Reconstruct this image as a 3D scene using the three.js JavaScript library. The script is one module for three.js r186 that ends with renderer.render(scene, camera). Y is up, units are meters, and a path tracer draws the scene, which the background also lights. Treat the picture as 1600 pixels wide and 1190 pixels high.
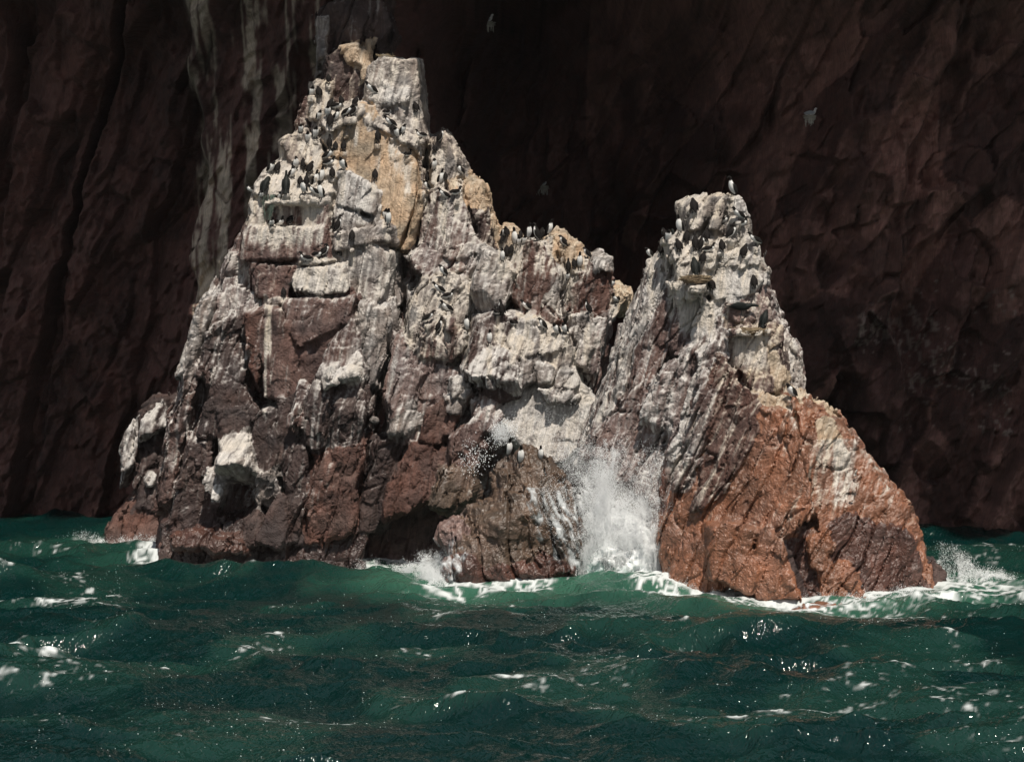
import * as THREE from 'three';
import { mergeGeometries } from 'three/addons/utils/BufferGeometryUtils.js';

// ------------------------------------------------------------------ camera, sky, sun, exposure
const W0 = 1600, H0 = 1190, F0 = 3600;                       // the photograph's frame and focal length in its pixels
const EYE = [0, 8, 66], PITCH = Math.atan(115 / F0);
const scene = new THREE.Scene();
const camera = new THREE.PerspectiveCamera(2 * Math.atan(H0 / 2 / F0) * 180 / Math.PI, W0 / H0, 1, 2000);
camera.position.set(...EYE);
camera.lookAt(0, EYE[1] - 66 * Math.tan(PITCH), 0);
const renderer = new THREE.WebGLRenderer({ antialias: true });
renderer.setSize(1024, 761);
renderer.toneMapping = THREE.LinearToneMapping;
renderer.toneMappingExposure = 0.98;
renderer.shadowMap.enabled = true;

const SUN = new THREE.Vector3(0.14, 0.86, 0.46).normalize();
{
  const w = 256, h = 128, data = new Float32Array(w * h * 4);
  for (let j = 0; j < h; j++) for (let i = 0; i < w; i++) {
    const el = ((j + 0.5) / h - 0.5) * Math.PI, t = Math.max(0, Math.sin(el));
    const k = (j * w + i) * 4, g = Math.pow(1 - t, 1.6);
    data[k] = 0.25 + 0.24 * g; data[k + 1] = 0.28 + 0.22 * g; data[k + 2] = 0.34 + 0.16 * g; data[k + 3] = 1;
  }
  const sky = new THREE.DataTexture(data, w, h, THREE.RGBAFormat, THREE.FloatType);
  sky.mapping = THREE.EquirectangularReflectionMapping; sky.magFilter = THREE.LinearFilter; sky.needsUpdate = true;
  scene.background = sky; scene.environment = sky;
  const sun = new THREE.DirectionalLight(new THREE.Color(1, 0.93, 0.82), 4.8);
  sun.position.copy(SUN).multiplyScalar(120); sun.castShadow = true;
  Object.assign(sun.shadow.camera, { left: -30, right: 30, top: 30, bottom: -30, near: 10, far: 260 });
  sun.shadow.mapSize.set(2048, 2048);
  sun.shadow.radius = 2;
  scene.add(sun, sun.target);
}

// ------------------------------------------------------------------ noise
function rng(s) { return () => { s |= 0; s = s + 0x6D2B79F5 | 0; let t = Math.imul(s ^ s >>> 15, 1 | s); t = t + Math.imul(t ^ t >>> 7, 61 | t) ^ t; return ((t ^ t >>> 14) >>> 0) / 4294967296; }; }
const PERM = new Uint8Array(1024), RV = new Float32Array(256), JX = new Float32Array(256), JY = new Float32Array(256), JZ = new Float32Array(256),
  NX = new Float32Array(256), NY = new Float32Array(256), NZ = new Float32Array(256);
{
  const r = rng(77), a = [...Array(256).keys()];
  for (let i = 255; i > 0; i--) { const j = r() * (i + 1) | 0;[a[i], a[j]] = [a[j], a[i]]; }
  for (let i = 0; i < 1024; i++) PERM[i] = a[i & 255];
  for (let i = 0; i < 256; i++) {
    RV[i] = r() * 2 - 1; JX[i] = 0.5 + (r() - 0.5) * 0.9; JY[i] = 0.5 + (r() - 0.5) * 0.9; JZ[i] = 0.5 + (r() - 0.5) * 0.9;
    const u = r() * 2 - 1, t = r() * 6.2832, s = Math.sqrt(1 - u * u); NX[i] = s * Math.cos(t); NY[i] = s * Math.sin(t); NZ[i] = u;
  }
}
const hsh = (i, j, k) => PERM[PERM[PERM[i & 255] + (j & 255)] + (k & 255)];
function vn(x, y, z) {                                        // smooth value noise, -1..1
  const i = Math.floor(x), j = Math.floor(y), k = Math.floor(z);
  let u = x - i, v = y - j, w = z - k;
  u = u * u * (3 - 2 * u); v = v * v * (3 - 2 * v); w = w * w * (3 - 2 * w);
  const a = PERM[i & 255], b = PERM[(i + 1) & 255], j0 = j & 255, j1 = (j + 1) & 255, k0 = k & 255, k1 = (k + 1) & 255;
  const a0 = PERM[a + j0], a1 = PERM[a + j1], b0 = PERM[b + j0], b1 = PERM[b + j1];
  const x00 = RV[PERM[a0 + k0]] * (1 - u) + RV[PERM[b0 + k0]] * u, x10 = RV[PERM[a1 + k0]] * (1 - u) + RV[PERM[b1 + k0]] * u;
  const x01 = RV[PERM[a0 + k1]] * (1 - u) + RV[PERM[b0 + k1]] * u, x11 = RV[PERM[a1 + k1]] * (1 - u) + RV[PERM[b1 + k1]] * u;
  return (x00 * (1 - v) + x10 * v) * (1 - w) + (x01 * (1 - v) + x11 * v) * w;
}
const fbm = (x, y, z, o) => { let s = 0, a = 0.5; for (let i = 0; i < o; i++) { s += a * vn(x, y, z); x = x * 2.03 + 7.1; y = y * 2.03 + 3.7; z = z * 2.03 + 1.3; a *= 0.5; } return s; };
const sm = (a, b, t) => { t = (t - a) / (b - a); t = t < 0 ? 0 : t > 1 ? 1 : t; return t * t * (3 - 2 * t); };
const mix = (a, b, t) => a + (b - a) * t;
let fEdge = 0, fId = 0;
function facet(x, y, z) {                                     // broken-rock facets: a tilted plane in each cell; fEdge = distance to the cell's border
  const bx = Math.floor(x - 0.5), by = Math.floor(y - 0.5), bz = Math.floor(z - 0.5);
  let d1 = 99, d2 = 99, h1 = 0, vx = 0, vy = 0, vz = 0;
  for (let a = 0; a < 2; a++) for (let b = 0; b < 2; b++) for (let c = 0; c < 2; c++) {
    const h = hsh(bx + a, by + b, bz + c), ex = x - bx - a - JX[h], ey = y - by - b - JY[h], ez = z - bz - c - JZ[h], d = ex * ex + ey * ey + ez * ez;
    if (d < d1) { d2 = d1; d1 = d; h1 = h; vx = ex; vy = ey; vz = ez; } else if (d < d2) d2 = d;
  }
  fEdge = Math.sqrt(d2) - Math.sqrt(d1); fId = h1;
  return vx * NX[h1] + vy * NY[h1] + vz * NZ[h1] + 0.45 * RV[(h1 + 91) & 255];
}

function facetS(x, y, z, w) {                                 // the same with the steps between neighbours turned into short ramps
  const bx = Math.floor(x - 0.5), by = Math.floor(y - 0.5), bz = Math.floor(z - 0.5);
  let d1 = 99, d2 = 99, h1 = 0, f1 = 0, f2 = 0;
  for (let a = 0; a < 2; a++) for (let b = 0; b < 2; b++) for (let c = 0; c < 2; c++) {
    const h = hsh(bx + a, by + b, bz + c), ex = x - bx - a - JX[h], ey = y - by - b - JY[h], ez = z - bz - c - JZ[h], d = ex * ex + ey * ey + ez * ez;
    if (d < d2) { const f = ex * NX[h] + ey * NY[h] + ez * NZ[h] + 0.45 * RV[(h + 91) & 255]; if (d < d1) { d2 = d1; f2 = f1; d1 = d; h1 = h; f1 = f; } else { d2 = d; f2 = f; } }
  }
  fEdge = Math.sqrt(d2) - Math.sqrt(d1); fId = h1; return mix(f1, f2, 0.5 * (1 - sm(0, w, fEdge)));
}

// ------------------------------------------------------------------ helpers
const SN = Math.sin(PITCH), CS = Math.cos(PITCH);
function ray(px, py) { const a = (px - 800) / F0, b = -(py - 595) / F0; return [a, b * CS - SN, -CS - b * SN]; }
function P(px, py, z) { const d = ray(px, py), t = (z - EYE[2]) / d[2]; return [EYE[0] + d[0] * t, EYE[1] + d[1] * t, z]; }
const used = {};
function numbered(n) { used[n] = (used[n] || 0) + 1; return used[n] === 1 ? n : n + '_' + String(used[n] - 1).padStart(3, '0'); }
function tag(o, label, category, group, kind) { if (label) o.userData.label = label; if (category) o.userData.category = category; if (group) o.userData.group = group; if (kind) o.userData.kind = kind; return o; }
function shade(o) { o.traverse(m => { if (m.isMesh) { m.castShadow = true; m.receiveShadow = true; } }); return o; }
function top(o) { scene.add(shade(o)); return o; }
function geo(pos, nor, col, idx, uv) {
  const g = new THREE.BufferGeometry();
  g.setAttribute('position', new THREE.BufferAttribute(pos instanceof Float32Array ? pos : new Float32Array(pos), 3));
  if (nor) g.setAttribute('normal', new THREE.BufferAttribute(nor instanceof Float32Array ? nor : new Float32Array(nor), 3));
  if (col) g.setAttribute('color', new THREE.BufferAttribute(col instanceof Float32Array ? col : new Float32Array(col), 3));
  if (uv) g.setAttribute('uv', new THREE.BufferAttribute(uv instanceof Float32Array ? uv : new Float32Array(uv), 2));
  g.setIndex(new THREE.BufferAttribute(idx instanceof Uint32Array ? idx : new Uint32Array(idx), 1));
  if (!nor) g.computeVertexNormals();
  return g;
}
// a repeating grain for bump and roughness, 2 m across
function grainTexture(fn, n = 512) {
  const d = new Uint8Array(n * n * 4);
  for (let j = 0; j < n; j++) for (let i = 0; i < n; i++) { const v = Math.max(0, Math.min(255, fn(i / n, j / n) * 255)), k = (j * n + i) * 4; d[k] = d[k + 1] = d[k + 2] = v; d[k + 3] = 255; }
  const t = new THREE.DataTexture(d, n, n); t.magFilter = THREE.LinearFilter; t.wrapS = t.wrapT = THREE.RepeatWrapping; t.needsUpdate = true; return t;
}
function tiled(u, v, f, seed) {                                // noise that repeats over the unit square
  const a = u * 6.28318, b = v * 6.28318, R = f / 6.28318;
  return 0.5 * (vn(Math.cos(a) * R + seed, Math.sin(a) * R + Math.cos(b) * R, Math.sin(b) * R + seed * 2) + vn(Math.cos(a) * R + Math.sin(b) * R + 9, Math.sin(a) * R - seed, Math.cos(b) * R));
}

// ------------------------------------------------------------------ rocks: unions of cut blocks, turned into meshes
const VOX = 0.038;
const HUE = { br: [0.105, 0.060, 0.052], dk: [0.052, 0.031, 0.028], rd: [0.098, 0.045, 0.034], or: [0.255, 0.110, 0.062], gy: [0.20, 0.172, 0.158], tn: [0.44, 0.325, 0.225], pk: [0.17, 0.115, 0.105], ol: [0.105, 0.070, 0.050] };  // dk and rd deepened to put shade into the lower rocks
function hull(p) {                                            // convex outline, counter-clockwise
  p = p.slice().sort((a, b) => a[0] - b[0] || a[1] - b[1]);
  const cr = (o, a, b) => (a[0] - o[0]) * (b[1] - o[1]) - (a[1] - o[1]) * (b[0] - o[0]), lo = [], up = [];
  for (const q of p) { while (lo.length > 1 && cr(lo[lo.length - 2], lo[lo.length - 1], q) <= 0) lo.pop(); lo.push(q); }
  for (const q of p.reverse()) { while (up.length > 1 && cr(up[up.length - 2], up[up.length - 1], q) <= 0) up.pop(); up.push(q); }
  return lo.slice(0, -1).concat(up.slice(0, -1));
}
// leaves out faces buried in cracks, which neither the boat (a few steps either way) nor the sun can reach
function seen(pos, F, cell) {
  const nv = pos.length / 3, keep = new Uint8Array(F.length / 3), views = [[0, 0], [5, 0], [-5, 0], [0, 4]].map(([a, b]) => (x, y, z, o) => { const q = 66 / (66 - z); o[0] = x * q - a * (q - 1); o[1] = (y - 8) * q - b * (q - 1); o[2] = -z; });
  const sx = SUN.x, sy = SUN.y, sz = SUN.z, rl = Math.hypot(sx, sz); views.push((x, y, z, o) => { o[0] = (x * sz - z * sx) / rl; o[1] = y * rl - sy * (x * sx + z * sz) / rl; o[2] = -(x * sx + y * sy + z * sz); });
  const R = 1.6 / cell, o = [0, 0, 0], X = new Float32Array(nv), Y = new Float32Array(nv), D = new Float32Array(nv);
  for (const view of views) {
    let x0 = 1e9, x1 = -1e9, y0 = 1e9, y1 = -1e9;
    for (let i = 0; i < nv; i++) { view(pos[i * 3], pos[i * 3 + 1], pos[i * 3 + 2], o); X[i] = o[0] * R; Y[i] = o[1] * R; D[i] = o[2]; x0 = Math.min(x0, X[i]); x1 = Math.max(x1, X[i]); y0 = Math.min(y0, Y[i]); y1 = Math.max(y1, Y[i]); }
    const w = Math.ceil(x1 - x0) + 2, h = Math.ceil(y1 - y0) + 2, Z = new Float32Array(w * h).fill(1e9);
    for (let f = 0; f < F.length; f += 3) {
      const a = F[f], b = F[f + 1], c = F[f + 2], ax = X[a] - x0, ay = Y[a] - y0, bx = X[b] - x0, by = Y[b] - y0, cx = X[c] - x0, cy = Y[c] - y0, ar = (bx - ax) * (cy - ay) - (by - ay) * (cx - ax); if (ar < 1e-6 && ar > -1e-6) continue;
      const d = Math.max(D[a], D[b], D[c]), i1 = Math.floor(Math.max(ax, bx, cx)), j1 = Math.floor(Math.max(ay, by, cy));
      for (let j = Math.ceil(Math.min(ay, by, cy)); j <= j1; j++) for (let i = Math.ceil(Math.min(ax, bx, cx)); i <= i1; i++) {
        const u = ((bx - i) * (cy - j) - (by - j) * (cx - i)) / ar, v = ((cx - i) * (ay - j) - (cy - j) * (ax - i)) / ar; if (u < 0 || v < 0 || u + v > 1) continue; const q = j * w + i; if (d < Z[q]) Z[q] = d;
      }
    }
    for (let f = 0; f < F.length; f += 3) { if (keep[f / 3]) continue; for (let k = 0; k < 3; k++) { const v = F[f + k]; if (D[v] < Z[Math.round(Y[v] - y0) * w + Math.round(X[v] - x0)] + 0.10) { keep[f / 3] = 1; break; } } }
  }
  const out = []; for (let f = 0; f < F.length; f += 3) if (keep[f / 3]) out.push(F[f], F[f + 1], F[f + 2]); return out;
}
class Rock {
  constructor(o) { Object.assign(this, { lean: 0.3, k: 1, blocks: [], ledges: [], drips: [], soft: 0.1, wash: 1.0, joint: 0.85, step: 0.06, seed: 3 }, o); this.cells = new Map(); }
  // outline in the photograph's pixels at depth z; f: slopes [dz/dx, dz/dy] of the front facets; w: how fast the block widens to the back
  B(poly, z, f = [[0, -0.25]], { g = 0.3, o = 0, c = 'br', th = 2, w = 0.12, k = 1, n = 'rock_block', wet = 0, ln } = {}) {
    z += this.dz || 0;
    const pts = []; for (let i = 0; i < poly.length; i += 2) pts.push(P(poly[i], poly[i + 1], z));
    const h = hull(pts), pl = []; let cx = 0, cy = 0;
    for (const q of h) { cx += q[0] / h.length; cy += q[1] / h.length; }
    for (let i = 0; i < h.length; i++) {
      const a = h[i], b = h[(i + 1) % h.length], ex = b[0] - a[0], ey = b[1] - a[1], l = Math.hypot(ex, ey) || 1;
      const nx = ey / l, ny = -ex / l, m = Math.hypot(1, w); pl.push(nx / m, ny / m, w / m, (nx * a[0] + ny * a[1] + w * z) / m);
    }
    for (const [a, b, e = 0] of f) { const m = Math.hypot(a, b, 1); pl.push(-a / m, -b / m, 1 / m, (-a * cx - b * cy + z + e) / m); }
    pl.push(0, 0, -1, -(z - th));
    const xs = h.map(q => q[0]), ys = h.map(q => q[1]), e = w * th * 0.6;
    this.blocks.push({ t: 0, pl: new Float64Array(pl), lo: [Math.min(...xs) - e, Math.min(...ys) - e, z - th], hi: [Math.max(...xs) + e, Math.max(...ys) + e, z + 1], g, o, c, k, n, wet, ln });
    return this;
  }
  E(px, py, z, rx, ry, rz, { g = 0, o = 0, c = 'ol', k = 0.5, n = 'rock_lump' } = {}) {
    const [x, y] = P(px, py, z);
    this.blocks.push({ t: 1, p: [x, y, z], r: [rx, ry, rz], m: Math.min(rx, ry, rz), lo: [x - rx, y - ry, z - rz], hi: [x + rx, y + ry, z + rz], g, o, c, k, n }); return this;
  }
  drip(x0, y0, x1, y1, z, s = 0.6, o = 0.3) { const a = P(x0, y0, z), b = P(x1, y1, z); this.drips.push([Math.min(a[0], b[0]), Math.max(a[0], b[0]), Math.min(a[1], b[1]), Math.max(a[1], b[1]), s, o]); return this; }
  near(x, y) {
    const i = Math.floor(x * 2), j = Math.floor(y * 2), key = i * 4096 + j; let c = this.cells.get(key);
    if (!c) {
      const m = 0.8, x0 = i / 2 - m, x1 = i / 2 + 0.5 + m, y0 = j / 2 - m, y1 = j / 2 + 0.5 + m, hit = b => b.lo[0] < x1 && b.hi[0] > x0 && b.lo[1] < y1 && b.hi[1] > y0;
      c = [[], this.ledges.filter(hit)]; this.blocks.forEach((b, q) => { if (hit(b)) c[0].push(q); }); this.cells.set(key, c);
    }
    return c;
  }
  base(x, y, z) {                                             // distance to the plain blocks; this.hit = the block that wins
    const c = this.near(x, y), L = c[0], k = this.soft; let d = 2, id = -1, dm = 2;
    for (let q = 0; q < L.length; q++) {
      const b = this.blocks[L[q]]; let e;
      if (z < b.lo[2] - 1.5 && b.t === 0) continue;
      if (b.t === 1) { const a = (x - b.p[0]) / b.r[0], f = (y - b.p[1]) / b.r[1], g = (z - b.p[2]) / b.r[2], s = Math.sqrt(a * a + f * f + g * g); e = (s - 1) * b.m * (s > 1 ? 1.15 : 1); }
      else {
        const p = b.pl; let m1 = -99, m2 = -99;
        for (let i = 0; i < p.length; i += 4) { const v = p[i] * x + p[i + 1] * y + p[i + 2] * z - p[i + 3]; if (v > m1) { m2 = m1; m1 = v; } else if (v > m2) m2 = v; }
        const s = k - (m1 - m2); e = s > 0 ? m1 + s * s / (4 * k) : m1;
      }
      if (e < dm) { dm = e; id = L[q]; }
      if (this.melt) { const s = this.melt - Math.abs(d - e); d = Math.min(d, e) - (s > 0 ? s * s / (4 * this.melt) : 0); } else if (e < d) d = e;
    }
    this.hit = id; return d;
  }
  d(x, y, z) {
    const wx = vn(x * 0.9, y * 0.9, z * 0.9 + 40), wy = vn(x * 0.9 + 31, y * 0.9, z * 0.9), a = vn(x * 3.1, y * 3.1 + 17, z * 3.1), b = vn(x * 3.1 + 5, y * 3.1, z * 3.1 - 12);
    const X = x + 0.09 * wx + 0.05 * a, Y = y + 0.09 * wy + 0.05 * b, Z = z + 0.08 * wx - 0.05 * b;
    let d = this.base(X, Y, Z), led = 0;
    const L = this.near(x, y)[1];
    for (let q = 0; q < L.length; q++) { const e1 = L[q], u = (x - e1.p[0]) / e1.r[0], v = (y - e1.p[1]) / e1.r[1], w = (z - e1.p[2]) / e1.r[2], s4 = Math.pow(u * u * u * u + v * v * v * v + w * w * w * w, 0.25), e = (s4 - 1) * e1.m; if (e < d) { led = 1; } const h = 0.05 - Math.abs(d - e); d = Math.min(d, e) - (h > 0 ? h * h / 0.2 : 0); }
    if (d < 0.7 && d > -0.7 && (led || this.hit >= 0)) {
      const kk = this.k * (led ? 0.45 : this.blocks[this.hit].k), xs = X - this.lean * Y;
      let f = 0.12 * facet(xs * 1.15, Y * 0.42, Z * 1.15), cr = 0.06 * (1 - sm(0, 0.06, fEdge));
      // steep joints that run through the whole rock and part it into tall leaning slabs
      const jw = xs + 0.10 * wx + 0.35 * Z, ju = jw / this.joint, ji = Math.floor(ju), jh = hsh(ji, 7, this.seed), jf = ju - ji, jg = hsh(ji, Math.floor(Y * 0.45 + 0.5 * RV[jh] + 20), 3);
      f += this.step * RV[jh] + 0.5 * this.step * RV[jg]; cr += 0.16 * (1 - sm(0, 0.05 + 0.05 * RV[jg], Math.min(jf, 1 - jf))) * (RV[jg] > -0.35 ? 1 : 0);
      f += 0.085 * facet(xs * 2.3 + 11, Y * 1.0, Z * 2.3 - 4); cr += 0.035 * (1 - sm(0, 0.1, fEdge));
      f += 0.04 * facet(xs * 5.5 + 3, y * 3.4, z * 5.5); cr += 0.012 * (1 - sm(0, 0.14, fEdge));
      d -= kk * (f - cr - 0.07) + (0.35 + 0.65 * kk) * (0.018 * vn(x * 7, y * 5, z * 7) + 0.013 * vn(x * 15, y * 12, z * 15));
    }
    return d;
  }
  cast(px, py, z0 = 6, z1 = -14) {                            // first point of the surface along a line of sight
    const r = ray(px, py); let best = 9, bp = null;
    for (let z = z0; z > z1;) {
      const t = (z - EYE[2]) / r[2], x = EYE[0] + r[0] * t, y = EYE[1] + r[1] * t, d = this.d(x, y, z);
      if (d < best) { best = d; bp = [x, y, z]; }
      if (d < 0.01) return bp;
      z -= Math.max(0.012, Math.min(0.25, d * 0.5));
    }
    return best < 0.9 ? bp : null;
  }
  addLedge(p, rx, ry, rz) { this.ledges.push({ p, r: [rx, ry, rz], m: Math.min(rx, ry, rz), lo: [p[0] - rx, p[1] - ry], hi: [p[0] + rx, p[1] + ry] }); this.cells.clear(); }
  color(x, y, z, nx, ny, nz, b, out) {
    const c = HUE[b.c], n0 = vn(x * 0.8 + 3, y * 0.8, z * 0.8), n1 = vn(x * 2.3, y * 2.3, z * 2.3 + 8), n2 = vn(x * 6.5, y * 5, z * 6.5), n3 = vn(x * 17, y * 15, z * 17), n4 = vn(x * 34, y * 30, z * 34);
    let t = 1 + 0.24 * n0 + 0.22 * n1 + 0.15 * n2 + 0.13 * n3 + 0.08 * n4;
    let r = c[0] * t * (1 + 0.1 * n1), g = c[1] * t, bl = c[2] * t * (1 - 0.08 * n1);
    const pk = 0.5 * sm(0.05, 0.5, vn(x * 1.4 + 50, y * 1.4, z * 1.4) + 0.3 * n2);  // paler, greyer weathered patches
    if (b.c !== 'tn') { r = mix(r, 0.17 * t, pk * 0.5); g = mix(g, 0.115 * t, pk * 0.5); bl = mix(bl, 0.10 * t, pk * 0.5); }
    const xs = x - this.lean * (b.ln ?? 0.45) * y, s1 = vn(xs * 8 + z * 4, y * 0.9, z * 3), s2 = vn(xs * 21 + z * 8, y * 1.7 + 9, z * 6);
    let o = b.o * 0.85 - 0.05 + 0.16 * n1 + 0.12 * s1 + 0.10 * s2, gc = b.g;
    for (const q of this.drips) {
      const m = 0.05, u = (x + 0.03 * vn(x * 4, y * 2, 7)), e = sm(q[0] - m, q[0] + m, u) * (1 - sm(q[1] - m, q[1] + m, u)) * sm(q[2] - 0.2, q[2] + 0.2, y) * (1 - sm(q[3] - 0.03, q[3] + 0.05, y));
      if (e > 0) { gc += q[4] * e; o = mix(o, q[5] + 0.2 * s2, e); }
    }
    const clean = sm(this.wash, this.wash + 1.2, y + 0.5 * n0 + 0.3 * n2);          // the sea keeps the foot of the rock clean
    const s3 = vn(xs * 13 + z * 5 + 7, y * 0.45, z * 2), s4 = vn(xs * 32 + z * 9, y * 1.4, 5);
    let m = gc * 0.92 - 0.04 + 0.30 * (sm(0.15, 0.7, ny) - 0.25) * (gc > 0.02 ? 1 : 0) + 0.17 * n0 + 0.12 * n1 + 0.22 * s1 + 0.24 * s3 + 0.20 * s2 + 0.10 * s4 + 0.10 * n2 + 0.05 * n3 + 0.03 * n4;
    m = m * clean - (1 - clean) * 0.2;
    const a = 0.96 * sm(0.42, 0.78, m), wv = 0.45 * sm(0.16, 0.5, m + 0.08 * n3);
    o = o < 0 ? 0 : o > 1 ? 1 : o;
    const v = 0.90 + 0.05 * n3 + 0.04 * n4 + 0.07 * n2 + 0.10 * s4 + 0.10 * s2 + 0.05 * s3, gr = mix(0.60, 0.58, o) * v, gg = mix(0.572, 0.475, o) * v, gb = mix(0.55, 0.345, o) * v;
    r = mix(r, gr * 0.78, wv); g = mix(g, gg * 0.76, wv); bl = mix(bl, gb * 0.76, wv);
    out[0] = Math.max(0.01, mix(r, gr, a)); out[1] = Math.max(0.008, mix(g, gg, a)); out[2] = Math.max(0.007, mix(bl, gb, a));
    return m;
  }
  mesh(thing, material, voxel = VOX) {
    const lo = [99, 99, 99], hi = [-99, -99, -99];
    for (const b of this.blocks) for (let i = 0; i < 3; i++) { lo[i] = Math.min(lo[i], b.lo[i] - 0.3); hi[i] = Math.max(hi[i], b.hi[i] + 0.3); }
    lo[1] = Math.max(lo[1], -0.7);
    if (this.clip) { lo[2] = Math.max(lo[2], this.clip); }
    const C = 8, N = [0, 1, 2].map(i => Math.ceil((hi[i] - lo[i]) / voxel / C) * C + 1), [nx, ny, nz] = N, G = new Float32Array(nx * ny * nz).fill(1), R = C * voxel * 0.87 + 0.42;
    for (let k = 0; k < nz; k += C) for (let j = 0; j < ny; j += C) for (let i = 0; i < nx; i += C) {
      const mx = lo[0] + (i + 3.5) * voxel, my = lo[1] + (j + 3.5) * voxel, mz = lo[2] + (k + 3.5) * voxel, e = this.base(mx, my, mz);
      let near = e < R && e > -R;
      if (!near && e >= R) for (const b of this.near(mx, my)[1]) if (Math.abs(mx - b.p[0]) < b.r[0] + 0.3 && Math.abs(my - b.p[1]) < b.r[1] + 0.3 && Math.abs(mz - b.p[2]) < b.r[2] + 0.3) near = true;
      if (!near && e >= R) continue;
      for (let c = k; c < Math.min(nz, k + C); c++) for (let b = j; b < Math.min(ny, j + C); b++) { let q = (c * ny + b) * nx + i; for (let a = i; a < Math.min(nx, i + C); a++, q++) G[q] = near ? this.d(lo[0] + a * voxel, lo[1] + b * voxel, lo[2] + c * voxel) : -1; }
    }
    // surface nets
    const V = [], Q = [], S = nx * ny; let prev = new Int32Array(S).fill(-1), cur = new Int32Array(S).fill(-1);
    const off = [0, 1, nx, nx + 1, S, S + 1, S + nx, S + nx + 1], ED = [0, 1, 0, 2, 0, 4, 1, 3, 1, 5, 2, 3, 2, 6, 3, 7, 4, 5, 4, 6, 5, 7, 6, 7];
    for (let k = 0; k < nz - 1; k++) {
      cur.fill(-1);
      for (let j = 0; j < ny - 1; j++) for (let i = 0; i < nx - 1; i++) {
        const q = k * S + j * nx + i; let m = 0; for (let e = 0; e < 8; e++) if (G[q + off[e]] < 0) m |= 1 << e;
        if (m === 0 || m === 255) continue;
        let sx = 0, sy = 0, sz = 0, n = 0;
        for (let e = 0; e < 24; e += 2) { const a = ED[e], b = ED[e + 1]; if ((m >> a & 1) === (m >> b & 1)) continue; const ga = G[q + off[a]], gb = G[q + off[b]], t = ga / (ga - gb); sx += (a & 1) + ((b & 1) - (a & 1)) * t; sy += (a >> 1 & 1) + ((b >> 1 & 1) - (a >> 1 & 1)) * t; sz += (a >> 2) + ((b >> 2) - (a >> 2)) * t; n++; }
        const id = V.length / 3; cur[j * nx + i] = id;
        V.push(lo[0] + (i + sx / n) * voxel, lo[1] + (j + sy / n) * voxel, lo[2] + (k + sz / n) * voxel);
        const s0 = m & 1;
        if (i > 0 && j > 0 && s0 !== (m >> 4 & 1)) { const a = cur[j * nx + i - 1], b = cur[(j - 1) * nx + i - 1], c = cur[(j - 1) * nx + i]; if (a >= 0 && b >= 0 && c >= 0) s0 ? Q.push(id, a, b, c) : Q.push(id, c, b, a); }
        if (k > 0 && i > 0 && s0 !== (m >> 2 & 1)) { const a = prev[j * nx + i], b = prev[j * nx + i - 1], c = cur[j * nx + i - 1]; if (a >= 0 && b >= 0 && c >= 0) s0 ? Q.push(id, a, b, c) : Q.push(id, c, b, a); }
        if (k > 0 && j > 0 && s0 !== (m >> 1 & 1)) { const a = cur[(j - 1) * nx + i], b = prev[(j - 1) * nx + i], c = prev[j * nx + i]; if (a >= 0 && b >= 0 && c >= 0) s0 ? Q.push(id, a, b, c) : Q.push(id, c, b, a); }
      }
      [prev, cur] = [cur, prev];
    }
    const pos = new Float32Array(V), nv = pos.length / 3, nor = new Float32Array(pos.length), own = new Int16Array(nv), col = new Float32Array(pos.length), uv = new Float32Array(nv * 2), al = this.alpha ? new Float32Array(nv) : null; let F = [];
    for (let q = 0; q < Q.length; q += 4) for (const [a, b, c] of [[Q[q], Q[q + 1], Q[q + 2]], [Q[q], Q[q + 2], Q[q + 3]]]) {
      const A = a * 3, B = b * 3, D = c * 3, ux = pos[B] - pos[A], uy = pos[B + 1] - pos[A + 1], uz = pos[B + 2] - pos[A + 2], vx = pos[D] - pos[A], vy = pos[D + 1] - pos[A + 1], vz = pos[D + 2] - pos[A + 2];
      const mx = uy * vz - uz * vy, my = uz * vx - ux * vz, mz = ux * vy - uy * vx; F.push(a, b, c);
      for (const w of [A, B, D]) { nor[w] += mx; nor[w + 1] += my; nor[w + 2] += mz; }
    }
    const out = [0, 0, 0];
    for (let i = 0; i < nv; i++) {
      const p = i * 3, l = Math.hypot(nor[p], nor[p + 1], nor[p + 2]) || 1; nor[p] /= l; nor[p + 1] /= l; nor[p + 2] /= l;
      const x = pos[p], y = pos[p + 1], z = pos[p + 2], wx = vn(x * 0.9, y * 0.9, z * 0.9 + 40), wy = vn(x * 0.9 + 31, y * 0.9, z * 0.9);
      this.base(x + 0.09 * wx, y + 0.09 * wy, z); const id = this.hit < 0 ? 0 : this.hit; own[i] = id;
      const j1 = 0.14 * vn(x * 2.2, y * 1.6, z * 2.2 + 60) + 0.09 * vn(x * 7, y * 4, z * 7), j2 = 0.16 * vn(x * 2.2 + 30, y * 1.6, z * 2.2) + 0.12 * vn(x * 7 + 9, y * 3, z * 7);
      this.base(x + j1, y + j2, z - 0.04); const ic = this.hit < 0 ? id : this.hit;      // stains and hues stray over the joints
      this.color(x, y, z, nor[p], nor[p + 1], nor[p + 2], this.blocks[ic], out); if (this.alpha) al[i] = this.alpha(x, y, z); col[p] = out[0]; col[p + 1] = out[1]; col[p + 2] = out[2];
      uv[i * 2] = (x + 0.5 * z) / 2; uv[i * 2 + 1] = (y + 0.15 * z) / 2;
    }
    if (!this.keep) F = seen(pos, F, voxel); this.shell = { pos, nor, F };
    // one mesh for each block; faces turned away from the sea side, which nothing shows, are left out
    const lists = this.blocks.map(() => []);
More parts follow.
